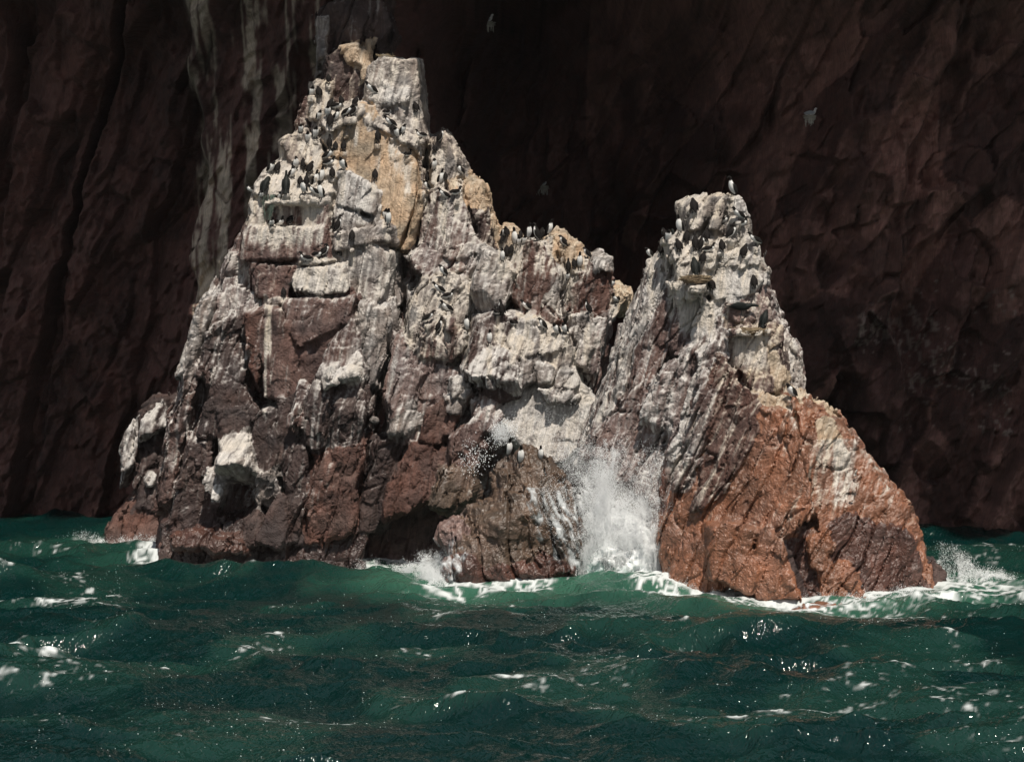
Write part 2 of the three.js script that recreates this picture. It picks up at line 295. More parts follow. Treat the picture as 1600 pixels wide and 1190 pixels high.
    for (let f = 0; f < F.length; f += 3) {
      const a = F[f], b = F[f + 1], c = F[f + 2]; if (nor[a * 3 + 2] < -0.25 && nor[b * 3 + 2] < -0.25 && nor[c * 3 + 2] < -0.25) continue;
      lists[own[b] === own[c] ? own[b] : own[a]].push(a, b, c);
    }
    const map = new Int32Array(nv).fill(-1); let tris = 0;
    // every connected piece of a block becomes a part; crumbs of surface are gathered into one leftover mesh
    const up = new Int32Array(nv), find = v => { while (up[v] !== v) v = up[v] = up[up[v]]; return v; }, parts = [], rest = [];
    lists.forEach((L, q) => {
      for (const v of L) up[v] = v; for (let i = 0; i < L.length; i += 3) { const a = find(L[i]); up[find(L[i + 1])] = a; up[find(L[i + 2])] = a; }
      const by = new Map(); for (let i = 0; i < L.length; i += 3) { const r = find(L[i]); let l = by.get(r); if (!l) by.set(r, l = []); l.push(L[i], L[i + 1], L[i + 2]); }
      for (const l of by.values()) if (l.length < 900) for (const v of l) rest.push(v); else { l.wet = this.blocks[q].wet; parts.push([l, this.blocks[q].n]); }
    });
    rest.crumbs = 1; parts.push([rest, 'surface_crumbs']);
    for (const [L, name] of parts) {
      if (!L.length) continue; map.fill(-1); let n = 0; const p = [], nn = [], cc = [], uu = [], I = new Uint32Array(L.length), wet = L.wet;
      for (let i = 0; i < L.length; i++) { const v = L[i]; if (map[v] < 0) { map[v] = n++; p.push(pos[v * 3], pos[v * 3 + 1], pos[v * 3 + 2]); nn.push(nor[v * 3], nor[v * 3 + 1], nor[v * 3 + 2]); cc.push(col[v * 3], col[v * 3 + 1], col[v * 3 + 2]); if (al) cc.push(al[v]); uu.push(uv[v * 2], uv[v * 2 + 1]); } I[i] = map[v]; }
      const gg = geo(p, nn, al ? null : cc, I, uu); if (al) gg.setAttribute('color', new THREE.BufferAttribute(new Float32Array(cc), 4));
      const m = new THREE.Mesh(gg, L.wet ? wetRock : material); m.name = name; if (L.crumbs) m.userData.kind = 'stuff'; thing.add(m); tris += L.length / 3;
    }
    console.log(thing.name, 'grid', N.join('x'), 'tris', tris, 'parts', thing.children.length);
  }
}

// ------------------------------------------------------------------ the left sea stack
const stackA = new Rock({ dz: -2, lean: 0.28, melt: 0.10 });
{
  const A = stackA, f0 = [[0, -0.2]];
  A.B([400,300,520,262,622,350,612,480,590,640,552,900,240,900,268,680,308,520,365,395], -4.9, [[-0.06, -0.14]], { g: 0.3, th: 2, w: 0.02, c: 'br', n: 'rock_face' });
  A.B([478,150,560,100,650,100,662,210,668,300,622,400,520,330,440,262], -6.5, [[0, -0.3]], { g: 0.45, o: 0.5, th: 2, w: 0.02, c: 'br', n: 'rock_face' });
  A.B([248,818,560,806,566,910,246,910], -2.5, [[0, -0.3]], { g: 0, c: 'dk', k: 1.2, wet: 1 });
  // top tower and the ridge that ties it to the cliff
  A.B([574,104,598,84,622,92,620,150,600,165,570,150], -6.2, [[0.2, -0.25]], { g: 0.52, o: 0.15, c: 'gy', k: 0.5 });
  A.B([612,94,648,93,656,150,663,212,625,200,610,140], -6.1, [[-0.35, -0.2]], { g: 0.48, o: 0.4, c: 'gy', k: 0.5 });
  A.B([572,150,600,128,640,135,642,160,625,172,585,180], -5.8, [[0, -0.5], [0, 0.5]], { g: 0.7, o: 0.2, c: 'gy', k: 0.5 });
  A.B([575,168,620,170,655,185,664,215,625,225,590,205], -5.8, [[-0.1, -0.5]], { g: 0.6, o: 0.3, c: 'gy', k: 0.5 });
  A.B([506,92,545,70,578,74,574,122,566,166,534,166,508,150], -7, [[-0.1, -0.1]], { g: 0.08, o: 0.6, c: 'dk', k: 0.6, n: 'rock_slab' });
  A.B([530,72,560,66,578,78,570,104,540,102], -6.85, f0, { g: 0.4, o: 0.9, c: 'tn', k: 0.5, n: 'rock_slab' });
  A.B([498,20,520,0,600,-20,612,50,572,72,508,95], -7.4, [[0.1, 0.15]], { g: 0.05, c: 'dk' });
  A.B([500,28,515,26,512,60,508,92,496,95,497,60], -7.1, f0, { g: 0.45, o: 0.1, c: 'gy', n: 'rock_slab' });
  A.B([570,56,582,58,574,122,564,124], -6.7, f0, { g: 0.25, o: 1, c: 'tn', n: 'rock_slab', w: 0.1 });
  A.B([585,60,602,40,606,110,590,130,578,128], -7.2, f0, { g: 0.05, c: 'dk' });
  A.B([486,128,500,128,520,126,516,160,500,190,484,190], -6.4, [[0, -0.5]], { g: 0.5, o: 0.7, c: 'gy', k: 0.7 });
  // broad tan face
  A.B([522,182,566,160,608,196,636,212,652,262,652,300,642,350,626,388,604,318,562,268,528,252,502,220], -5.2, [[0.05, -0.28]], { g: 0.16, o: 0.75, c: 'tn', k: 0.35, n: 'rock_slab' });
  A.B([556,158,598,170,660,214,652,236,606,210,570,190], -5.5, [[0, -0.7]], { g: 0.5, o: 0.4, c: 'gy', k: 0.5 });
  A.B([510,165,555,158,566,172,548,190,512,206,498,196], -5.5, [[0, -0.6]], { g: 0.5, o: 0.55, c: 'gy', k: 0.5 });
  A.B([440,222,472,204,498,216,506,250,480,264,444,258], -5.4, [[-0.1, -0.5]], { g: 0.45, o: 0.6, c: 'gy', k: 0.8 });
  A.B([472,250,500,240,540,255,560,275,520,275,480,280], -4.9, [[0, -0.8]], { g: 0.45, o: 0.7, c: 'tn', k: 0.5 });
  // bird ledge and the white cube below it
  A.B([404,268,440,250,512,256,522,300,512,306,398,312,390,304], -4.6, [[0, -1.1]], { g: 0.7, o: 0.35, c: 'gy', k: 0.7 });
  A.B([390,312,412,308,412,356,384,362], -4.25, [[-0.2, -0.1]], { g: 0.7, o: 0.75, c: 'gy', k: 0.6 });
  A.B([408,308,512,300,514,316,408,320], -4.2, [[0, -0.6]], { g: 0.95, o: 0.3, c: 'gy', k: 0.5, n: 'ledge' });
  A.B([474,312,514,308,514,358,472,356], -4.3, [[0.1, -0.05]], { g: 0.5, o: 0.45, c: 'br', k: 0.6 });
  A.B([404,312,480,312,478,356,404,356], -4.55, [[0, 0.05]], { g: 0.3, o: 0.3, c: 'br', k: 0.5 });
  A.B([384,350,506,352,512,360,518,404,374,408,378,372], -4.0, [[0, -0.12]], { g: 0.18, o: 0.2, c: 'br', k: 0.6 });
  A.drip(388, 350, 506, 382, -6, 0.55, 0.25);
  A.B([526,266,560,274,597,299,590,342,556,330,525,317], -4.35, [[0.15, -0.3]], { g: 0.72, o: 0.05, c: 'gy', k: 0.5, n: 'rock_slab' });
  A.B([522,320,556,332,586,345,580,358,540,361,517,362], -4.3, [[0, -0.3]], { g: 0.62, o: 0.15, c: 'gy', k: 0.6, n: 'rock_slab' });
  A.B([586,344,610,348,614,376,585,378], -4.2, f0, { g: 0.45, o: 0.1, c: 'gy', k: 0.6 });
  A.B([517,366,560,354,614,354,616,378,560,384,522,394], -4.0, [[0.05, -0.3]], { g: 0.42, o: 0.2, c: 'gy', k: 0.6 });
  A.B([532,386,582,384,613,396,611,440,600,472,560,470,546,432,529,406], -3.9, [[-0.1, -0.14], [0.5, -0.14]], { g: 0.74, o: 0.22, c: 'gy', k: 0.5, n: 'rock_slab' });
  A.B([468,396,520,402,530,410,462,414], -3.75, [[0, -0.4]], { g: 0.7, o: 0.6, c: 'gy', k: 0.6, n: 'ledge' });
  A.B([386,408,468,412,458,436,450,466,392,462], -3.9, [[0, -0.1]], { g: 0.12, o: 0.3, c: 'br', k: 0.7 });
  A.B([462,416,540,412,546,450,530,459,460,456,456,436], -3.6, [[0, -0.3]], { g: 0.74, o: 0.3, c: 'gy', k: 0.6 });
  A.B([362,398,394,394,390,450,346,456,350,430], -4.2, [[-0.3, -0.1]], { g: 0.5, o: 0.1, c: 'pk' });
  A.B([338,456,392,450,414,462,410,492,328,502], -3.9, [[-0.2, -0.2]], { g: 0.55, o: 0.1, c: 'pk' });
  A.B([410,460,450,462,446,476,412,480], -3.7, [[0, -0.4]], { g: 0.5, o: 0.5, c: 'gy', n: 'ledge' });
  // smooth brown panels and the white run
  A.B([438,470,552,460,544,500,500,516,470,545,452,520], -3.3, [[0.05, -0.3]], { g: 0.22, c: 'br', k: 0.45, n: 'rock_slab' });
  A.B([452,512,470,540,544,500,530,545,500,602,472,626,458,570], -3.4, [[-0.1, 0.05]], { g: 0.04, c: 'br', k: 0.35, n: 'rock_slab' });
  A.B([412,480,438,484,460,546,472,602,450,624,410,620,404,540], -3.2, [[0.12, -0.06]], { g: 0.1, c: 'br', k: 0.35, n: 'rock_slab' });
  A.B([380,486,412,480,406,540,402,612,386,580,378,530], -3.25, [[-0.25, -0.05]], { g: 0.12, c: 'rd', k: 0.5, n: 'rock_slab' });
  A.drip(411, 478, 424, 552, -5.2, 0.85, 0.5); A.drip(412, 535, 417, 650, -5.2, 0.75, 0.35); A.drip(421, 535, 425, 600, -5.2, 0.6, 0.4);
  A.B([545,497,566,560,562,602,520,612,492,604,516,540], -2.7, [[-0.25, -0.35], [0.5, -0.3]], { g: 0.5, o: 0.1, c: 'br', k: 0.6 });
  A.B([562,470,606,472,613,502,600,560,590,602,568,600,558,540], -3.2, [[0.3, -0.15]], { g: 0.42, o: 0.05, c: 'gy' });
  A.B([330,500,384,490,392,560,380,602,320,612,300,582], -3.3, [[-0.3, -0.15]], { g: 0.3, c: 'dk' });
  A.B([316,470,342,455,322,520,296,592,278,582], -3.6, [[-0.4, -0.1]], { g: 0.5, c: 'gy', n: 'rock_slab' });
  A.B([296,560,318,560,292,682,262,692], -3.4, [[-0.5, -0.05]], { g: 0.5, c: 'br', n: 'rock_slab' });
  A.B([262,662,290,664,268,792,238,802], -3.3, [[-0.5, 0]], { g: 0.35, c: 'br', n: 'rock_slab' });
  A.B([322,602,378,600,402,650,390,672,330,690,300,690], -2.9, [[0, -0.2]], { g: 0.15, c: 'dk' });  // lower blocks coloured darker to stand in for shade
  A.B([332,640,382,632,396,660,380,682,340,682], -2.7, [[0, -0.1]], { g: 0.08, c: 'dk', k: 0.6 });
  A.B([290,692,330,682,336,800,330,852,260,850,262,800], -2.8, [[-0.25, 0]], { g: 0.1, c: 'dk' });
  // jutting block, white above and dark beneath
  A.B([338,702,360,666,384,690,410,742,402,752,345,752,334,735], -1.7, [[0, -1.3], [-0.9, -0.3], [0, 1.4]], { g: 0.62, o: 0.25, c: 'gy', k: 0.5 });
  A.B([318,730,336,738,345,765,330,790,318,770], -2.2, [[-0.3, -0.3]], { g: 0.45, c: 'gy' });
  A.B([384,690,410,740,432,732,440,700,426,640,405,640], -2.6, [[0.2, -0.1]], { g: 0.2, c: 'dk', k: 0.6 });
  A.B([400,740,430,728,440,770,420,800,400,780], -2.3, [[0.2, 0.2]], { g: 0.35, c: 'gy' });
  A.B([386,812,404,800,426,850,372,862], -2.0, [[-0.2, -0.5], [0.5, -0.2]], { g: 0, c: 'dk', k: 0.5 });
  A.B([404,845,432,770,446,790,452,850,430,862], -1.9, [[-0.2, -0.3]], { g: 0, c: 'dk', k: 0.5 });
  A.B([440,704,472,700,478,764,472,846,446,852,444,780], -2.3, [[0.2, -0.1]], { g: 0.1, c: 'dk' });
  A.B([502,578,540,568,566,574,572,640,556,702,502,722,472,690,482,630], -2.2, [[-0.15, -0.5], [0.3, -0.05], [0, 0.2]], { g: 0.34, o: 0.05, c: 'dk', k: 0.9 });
  A.B([508,580,540,568,562,574,566,592,510,606], -1.95, [[0, -1]], { g: 0.8, o: 0.2, c: 'gy', k: 0.8 });
  A.B([470,600,500,604,484,640,462,680,448,668], -2.5, [[-0.3, -0.3]], { g: 0.45, c: 'br' });
  A.B([500,702,566,690,556,800,540,834,480,846,474,762], -2.3, [[0, -0.05]], { g: 0.03, c: 'rd' });
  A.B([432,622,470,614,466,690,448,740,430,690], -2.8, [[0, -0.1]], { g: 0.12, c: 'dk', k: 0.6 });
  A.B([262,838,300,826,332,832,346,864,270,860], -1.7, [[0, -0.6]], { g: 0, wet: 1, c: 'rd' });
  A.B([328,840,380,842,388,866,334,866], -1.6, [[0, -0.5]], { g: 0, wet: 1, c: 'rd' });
}

// ------------------------------------------------------------------ the middle outcrop, beyond the cleft
const stackB = new Rock({ dz: -2, lean: 0.3, wash: 1.6, melt: 0.12, joint: 0.7, seed: 9 });
{
  const A = stackB, f0 = [[0, -0.2]];
  A.B([642,400,760,392,900,412,962,432,962,520,925,700,880,900,566,900,602,620,626,482], -5.0, [[0, -0.22]], { g: 0.35, th: 2, w: 0.02, c: 'br', n: 'rock_face' });
  A.B([660,300,740,320,790,400,780,470,640,480], -6, [[0, -0.2]], { g: 0.3, th: 2, w: 0.02, c: 'pk', n: 'rock_face' });
  // tan horns above the cleft
  A.B([670,218,694,203,714,238,728,274,700,288,674,262], -6, [[0.1, -0.2]], { g: 0.42, o: 0.6, c: 'gy', k: 0.6 });
  A.B([668,238,690,228,700,260,706,292,672,290], -5.8, [[-0.1, -0.4]], { g: 0.5, o: 0.6, c: 'gy', k: 0.7 });
  A.B([690,276,712,272,726,290,722,312,700,306], -5.4, [[0, -0.5]], { g: 0.35, o: 0.85, c: 'tn', k: 0.6 });
  A.B([722,280,734,272,756,288,764,322,750,342,730,318], -5.6, [[0.1, -0.2]], { g: 0.25, o: 0.9, c: 'tn', k: 0.8 });
  A.B([664,304,690,284,716,302,736,342,748,390,730,412,690,402,652,402,650,350], -4.7, [[-0.15, -0.35], [0.5, -0.3]], { g: 0.5, o: 0.2, c: 'br', k: 0.7 });
  A.B([738,326,760,322,782,392,760,402,746,370], -5, [[0.3, -0.1]], { g: 0.25, o: 0.35, c: 'dk' });
  A.B([760,320,766,322,786,392,778,396], -4.9, f0, { g: 0.4, o: 0.9, c: 'tn', n: 'rock_slab', w: 0.1 });
  A.B([656,298,670,296,642,388,626,392], -4.7, [[0.1, -0.1]], { g: 0.2, o: 1, c: 'tn', k: 0.5, n: 'rock_slab', w: 0.12 });
  A.B([632,398,664,374,690,396,740,402,736,430,690,442,650,432], -4.4, [[0, -0.4]], { g: 0.42, o: 0.1, c: 'pk' });
  A.B([612,416,626,404,632,480,614,484], -5.2, [[-0.1, -0.1]], { g: 0.35, c: 'gy', k: 0.5, n: 'rock_slab' });
  A.B([632,444,646,444,650,470,636,484], -4.9, f0, { g: 0.35, c: 'gy', k: 0.5 });
  // hanging pale slab
  A.B([750,386,776,396,800,426,792,446,786,470,762,492,746,482,736,456,742,420], -3.4, [[-0.9, -0.2], [0.25, -0.3], [0.2, 0.7, 0.3]], { g: 0.5, o: 0.12, c: 'gy', k: 0.45, n: 'rock_slab' });
  // brown fins with tan tops
  A.B([822,374,850,384,868,428, 884,502,850,524,802,472,790,458,802,410], -4.3, [[-0.3, -0.2], [0.6, -0.15]], { g: 0.24, o: 0.1, c: 'rd', k: 0.6, n: 'rock_slab' });
  A.B([815,372,850,378,868,425,890,500,876,505,856,440,830,395,800,440,794,430], -4.55, [[0.1, -0.4]], { g: 0.6, o: 0.3, c: 'gy' });
  A.B([906,430,926,406,956,420,956,472,940,502,906,512,886,482,890,450], -4.5, [[-0.3, -0.1], [0.5, -0.1]], { g: 0.1, c: 'rd', k: 0.9 });
  A.B([928,404,942,398,958,404,956,424,926,426], -4.5, [[0, -0.4]], { g: 0.4, c: 'gy', k: 0.6 });
  A.B([782,360,796,352,812,358,828,382,800,400,784,398], -5.8, f0, { g: 0.35, o: 0.95, c: 'tn' });
  A.B([848,372,868,362,882,366,884,392,860,396], -5.6, f0, { g: 0.35, o: 0.95, c: 'tn' });
  A.B([872,384,890,376,908,386,914,420,890,440,876,412], -5.3, f0, { g: 0.4, o: 0.9, c: 'tn' });
  A.B([896,402,918,402,922,430,895,450], -5.0, f0, { g: 0.45, o: 0.8, c: 'tn' });
  A.B([940,470,950,446,966,440,986,462,984,492,946,494], -5.2, [[0.1, -0.3]], { g: 0.4, o: 0.95, c: 'tn' });
  A.B([876,420,894,432,884,480,872,470], -4.6, f0, { g: 0.5, o: 0.2, c: 'gy' });
  // cream lump with birds on the left
  A.B([640,482,662,436,702,424,732,440,738,482,726,542,700,562,650,560,634,522], -3.4, [[-0.2, -0.35], [0.2, -0.35]], { g: 0.66, o: 0.45, c: 'gy', k: 0.9 });
  A.B([660,500,690,492,734,512,728,552,700,566,652,560], -3.0, [[0, -0.5], [0, 0.1]], { g: 0.6, o: 0.5, c: 'br', k: 0.8 });
  A.B([694,494,712,496,712,522,698,524], -2.9, f0, { g: 0.2, c: 'br', k: 0.5 });
  A.B([745,500,774,490,800,500,796,540,760,576,720,582,734,532], -2.8, [[-0.5, -0.2]], { g: 0.28, c: 'dk', k: 0.6, n: 'rock_slab' });
  A.B([776,506,820,496,846,510,890,522,884,548,850,560,800,560], -3.0, [[0, -0.7]], { g: 0.72, o: 0.5, c: 'gy', k: 0.7 });
  A.B([846,512,890,520,898,560,880,600,852,580], -3.0, [[0.2, -0.2]], { g: 0.62, o: 0.5, c: 'gy', k: 0.7 });
  A.B([806,500,830,498,850,540,868,590,838,600,815,560], -2.9, [[-0.2, -0.2], [0.4, -0.1]], { g: 0.45, o: 0.1, c: 'gy', k: 0.5 });
  A.B([724,578,772,545,802,560,816,602,810,620,780,616,740,600], -2.0, [[0, -0.8], [0.2, 1.2]], { g: 0.58, c: 'dk', k: 0.6 });
  A.B([740,598,800,605,816,620,786,632,752,622], -2.5, [[0, 0.3]], { g: 0.05, c: 'dk', k: 0.6 });
  A.B([812,560,834,564,836,600,816,602], -2.5, f0, { g: 0.4, c: 'gy', k: 0.5, n: 'boulder' });
  A.B([834,560,864,575,866,600,838,608], -2.6, f0, { g: 0.5, c: 'gy', k: 0.5, n: 'boulder' });
  A.B([868,582,898,580,906,606,886,622,866,606], -2.6, [[0, -0.4]], { g: 0.72, o: 0.2, c: 'gy', k: 0.5, n: 'boulder' });
  A.B([892,490,930,482,936,530,920,582,896,570], -3.8, [[0.1, -0.2]], { g: 0.42, o: 0.1, c: 'gy' });
  A.B([930,490,962,480,952,540,926,600,918,570], -4.2, [[-0.2, -0.1]], { g: 0.35, c: 'pk' });
  A.B([786,626,850,596,912,610,938,642,912,702,880,726,812,704,768,652], -2.7, [[0, -0.32]], { g: 0.82, o: 0.22, c: 'gy', k: 0.45, n: 'rock_slab' });
  A.B([840,610,880,604,912,616,905,636,850,634], -2.4, [[0, -0.4]], { g: 0.55, o: 0.1, c: 'gy' });
  A.B([612,522,660,560,722,582,736,602,722,662,682,702,620,702,600,640], -3.0, [[-0.15, -0.2]], { g: 0.36, c: 'pk', k: 1.2 });
  A.B([702,592,734,588,740,616,724,632,704,622], -2.5, [[0, -0.3]], { g: 0.7, o: 0.1, c: 'gy', k: 0.5, n: 'boulder' });
  A.B([690,620,726,622,722,650,694,650], -2.5, [[0, -0.4]], { g: 0.55, c: 'gy', k: 0.7, n: 'boulder' });
  A.B([732,620,770,618,790,646,780,680,740,672], -2.4, [[0, -0.4]], { g: 0.5, c: 'pk', k: 0.8 });
  A.B([664,642,700,622,722,650,692,702,650,692], -2.5, [[-0.2, -0.1]], { g: 0.12, c: 'rd', k: 0.8 });
  A.B([642,692,700,702,692,762,642,802,592,822,602,762], -2.2, [[-0.2, -0.1]], { g: 0.02, c: 'rd', k: 0.8 });
  A.B([580,692,630,682,626,762,602,832,562,828], -2.7, [[-0.2, 0]], { g: 0.12, c: 'dk' });
  A.B([622,560,664,564,650,620,610,660,604,620], -2.8, [[-0.3, -0.2]], { g: 0.4, c: 'pk' });
  A.B([612,640,650,620,660,660,630,690,606,682], -2.6, [[-0.1, -0.2]], { g: 0.35, c: 'gy', k: 0.8, n: 'boulder' });
  A.B([702,680,742,662,764,702,742,740,700,732], -2.0, [[0, -0.2]], { g: 0.2, c: 'br' });
  A.B([690,735,745,725,740,780,700,800,672,790], -1.4, [[-0.2, -0.3]], { g: 0.1, c: 'ol' });
  A.E(587, 660, -5.0, 0.17, 0.17, 0.17, { g: 0.3, c: 'gy' });
}

// ------------------------------------------------------------------ the right stack: pinnacle and the orange ridge at its foot
const stackC = new Rock({ melt: 0.14, joint: 0.6, step: 0.075, seed: 21, lean: 0.40, wash: 1.0 });
{
  const A = stackC, f0 = [[0, -0.2]];
  A.B([1084,330,1160,326,1186,396,1248,546,1252,622,1160,950,975,950,930,706,1004,480], -1.3, [[-0.1, -0.3]], { g: 0.45, th: 2, w: 0.02, c: 'br', n: 'rock_face' });
  A.B([1150,604,1254,612,1440,850,1460,990,1046,970,1044,800], 1.2, [[0.05, -0.35]], { g: 0.05, th: 2.2, w: 0.02, c: 'or', n: 'rock_face' });
  // cap
  A.B([1076,320,1090,308,1116,308,1112,332,1100,362,1072,368], -0.6, [[-0.2, -0.35]], { g: 0.66, o: 0.5, c: 'gy', k: 0.7 });
  A.B([1116,304,1136,305,1130,362,1104,362], -0.5, [[0, -0.3]], { g: 0.5, o: 0.6, c: 'gy', k: 0.7, n: 'rock_slab' });
  A.B([1136,308,1158,312,1169,342,1162,354,1140,352], -0.6, [[0.3, -0.3]], { g: 0.66, o: 0.05, c: 'gy', k: 0.7 });
  A.B([1136,350,1164,344,1186,384,1160,390,1134,372], -0.4, [[0.2, -0.5]], { g: 0.55, o: 0.4, c: 'gy', k: 0.8 });
  A.B([1046,376,1074,364,1120,368,1184,378,1194,420,1112,424,1046,408], -0.2, [[0, -0.9]], { g: 0.74, o: 0.35, c: 'gy', k: 0.8 });
  A.B([1056,405,1110,394,1106,440,1064,450], 0.1, [[0, -0.3]], { g: 0.66, o: 0.5, c: 'gy', k: 0.7 });
  A.B([1106,396,1180,398,1196,440,1180,462,1122,472,1104,440], 0.15, [[0.1, -0.25]], { g: 0.92, o: 0.12, c: 'gy', k: 0.5, n: 'rock_slab' });
  A.B([1050,436,1112,440,1108,470,1060,480], 0.4, [[0, -0.4], [0, 0.2]], { g: 0.72, o: 0.1, c: 'gy', k: 0.9 });
  // leaning slabs of the left flank
  A.B([1026,412,1042,398,1052,424,996,562,926,714,914,700,960,572], -1.2, [[0.5, -0.2]], { g: 0.66, o: 0.15, c: 'br', k: 0.8, n: 'rock_slab' });
  A.B([1034,410,1056,430,1020,520,970,620,946,700,920,712,980,560], -0.8, [[0.4, -0.2]], { g: 0.68, o: 0.15, c: 'gy', k: 0.7, n: 'rock_slab' });
  for (const [a, b, z, g, c] of [[0, 0, -0.72, 0.7, 'gy'], [22, 26, -0.5, 0.45, 'br'], [40, 40, -0.35, 0.66, 'gy'], [58, 62, -0.15, 0.4, 'br']])
    A.B([1044 + a * 0.9, 410 + a, 1054 + a * 0.9, 424 + a, 996 + a, 560 + b, 938 + a, 700 + b, 924 + a, 704 + b, 976 + a, 540 + b], z - 0.35, [[0.3, -0.2]], { g, o: 0.15, c, k: 0.8, ln: 1, n: 'rock_slab', w: 0.05 });
  A.B([1050,430,1092,452,1102,482,1052,562,1002,642,962,642,992,562], -0.4, [[0.2, -0.2]], { g: 0.34, c: 'br', k: 0.9 });
  A.B([1062,470,1108,466,1104,540,1060,560,1040,540], 0.0, [[0, -0.1]], { g: 0.26, c: 'br', k: 0.7, n: 'rock_slab' });
  A.drip(1060, 462, 1108, 520, 0, 0.4, 0.05);
  A.B([1102,470,1132,470,1142,492,1126,542,1096,562,1082,522], 0.3, [[-0.2, -0.15], [0.4, -0.1]], { g: 0.72, o: 0.15, c: 'gy', k: 0.7 });
  A.B([1142,466,1160,448,1186,452,1216,494,1210,512,1150,508,1136,492], 0.3, [[0, -0.3]], { g: 0.3, o: 0.4, c: 'pk', k: 0.8, n: 'boulder' });
  A.B([1128,506,1216,508,1236,562,1226,604,1182,622,1142,562], 0.9, [[-0.2, -0.35], [0.4, -0.3]], { g: 0.42, o: 0.8, c: 'br', k: 0.8 });
  A.B([1186,540,1226,545,1236,590,1220,612,1190,610], 1.0, [[-0.1, -0.2], [0.5, -0.2]], { g: 0.45, o: 0.95, c: 'tn', k: 0.7 });
  A.B([1190,440,1200,450,1216,492,1254,546,1256,592,1250,622,1226,612,1232,562], -0.3, [[0.2, -0.2]], { g: 0.46, o: 0.1, c: 'br', k: 0.8 });
  A.B([1216,520,1240,526,1256,560,1254,610,1232,604], 0.0, [[0.2, -0.3]], { g: 0.5, o: 0.2, c: 'gy', k: 0.8 });
  // mottled lumps in the middle
  A.B([1062,562,1100,540,1132,562,1140,642,1092,702,1050,722,1022,642,1040,582], 0.7, [[-0.3, -0.25], [0.2, -0.25]], { g: 0.55, c: 'pk', k: 1.5 });
  A.B([1090,545,1130,510,1142,560,1130,610,1090,620], 0.9, [[-0.2, -0.4]], { g: 0.58, c: 'br', k: 1.4 });
  A.B([1012,600,1052,586,1060,640,1030,680,1000,660], 0.5, [[-0.1, -0.5]], { g: 0.6, c: 'pk', k: 1.2 });
  A.B([962,642,1022,640,1050,722,1042,802,1000,772,918,722,932,682], 0.1, [[0.1, -0.3]], { g: 0.42, c: 'pk', k: 1.2 });
  A.B([1050,700,1096,690,1080,760,1050,800,1036,770], 0.9, [[-0.2, -0.2]], { g: 0.26, c: 'rd', k: 1.0 });
  // orange ridge
  A.B([1150,650,1190,640,1242,642,1262,722,1272,802,1202,862,1130,930,1046,930,1042,842,1062,772,1100,700], 2.4, [[0.62, -0.30]], { g: 0.06, o: 0.6, c: 'or', k: 0.7, ln: 1, wet: 1 });
  A.B([1134,566,1184,622,1196,660,1160,720,1110,790,1080,800,1096,690], 2.05, [[0.5, -0.32]], { g: 0.30, o: 0.6, c: 'rd', k: 1.0, ln: 1, n: 'rock_slab' });
  A.B([1100,620,1136,590,1140,660,1100,740,1062,800,1056,760], 1.75, [[0.4, -0.3]], { g: 0.36, o: 0.2, c: 'br', k: 1.1, ln: 1, n: 'rock_slab' });
  A.B([1040,800,1062,742,1096,690,1110,740,1080,915,1046,914], 1.4, [[0.45, -0.1]], { g: 0.08, c: 'rd', k: 0.8, wet: 1 });
  A.B([1242,622,1290,642,1322,662,1422,792,1456,862,1464,946,1302,948,1262,802,1246,702], 2.3, [[-0.42, -0.32]], { g: 0.08, o: 0.7, c: 'or', k: 0.8, wet: 1 });
  A.B([1250,690,1290,656,1326,690,1350,740,1310,752,1262,726], 2.35, [[0.0, -0.55], [-0.4, -0.3]], { g: 0.42, o: 0.6, c: 'or', k: 1.0 });
  A.drip(1262, 690, 1350, 790, 3, 0.34, 0.5); A.drip(1310, 690, 1420, 800, 3, 0.2, 0.3);
  A.B([1226,622,1246,617,1268,632,1272,662,1240,692,1220,664], 2.0, [[0, -0.4], [-0.4, -0.2]], { g: 0.5, o: 0.85, c: 'tn', k: 0.9 });
  A.B([1184,622,1204,610,1226,630,1218,680,1190,702,1178,660], 1.9, [[0.1, -0.3]], { g: 0.45, o: 0.9, c: 'tn', k: 0.9 });
  A.B([1266,652,1300,646,1352,722,1332,738,1282,694], 2.15, [[-0.3, -0.4]], { g: 0.4, o: 0.9, c: 'tn', k: 1.0 });  // ochre crest blocks carry the golden light in their colour
  A.B([1278,642,1298,636,1312,652,1344,700,1310,690], 1.6, [[-0.2, -0.4]], { g: 0.4, o: 0.95, c: 'tn', k: 0.9 });
  A.B([1118,832,1150,822,1180,826,1186,900,1176,934,1112,908], 3.5, [[0.3, -0.2]], { g: 0, wet: 1, c: 'or', k: 0.6 });
  A.B([1180,832,1200,826,1224,850,1240,902,1258,946,1178,936,1182,880], 3.7, [[0.3, -0.15]], { g: 0, wet: 1, c: 'or', k: 0.6 });
  A.B([1172,824,1212,814,1230,846,1224,880,1190,840], 3.2, [[0, -0.8]], { g: 0.12, c: 'pk', k: 0.8 });
  A.B([1224,850,1240,862,1262,910,1270,946,1248,946], 3.4, [[-0.8, -0.1]], { g: 0, c: 'dk', k: 0.6 });
  A.B([1222,836,1296,826,1302,950,1236,950], 3.05, [[0.1, -0.25]], { g: 0, c: 'rd', k: 0.8, wet: 1 });
  A.B([1262,840,1300,822,1312,860,1290,900,1262,890], 3.3, [[0.1, -0.4]], { g: 0.02, c: 'or', k: 1.0, wet: 1 });
  A.B([1296,812,1346,802,1440,852,1462,946,1282,948,1290,880], 2.9, [[-0.2, -0.2]], { g: 0, wet: 1, c: 'rd', k: 0.9 });
  A.B([1290,880,1330,872,1360,948,1276,948], 3.5, [[0, -0.3]], { g: 0, wet: 1, c: 'or', k: 0.9 });
  A.B([1452,868,1474,888,1492,938,1458,944], 1.8, [[-0.3, -0.4]], { g: 0, c: 'dk' });
}

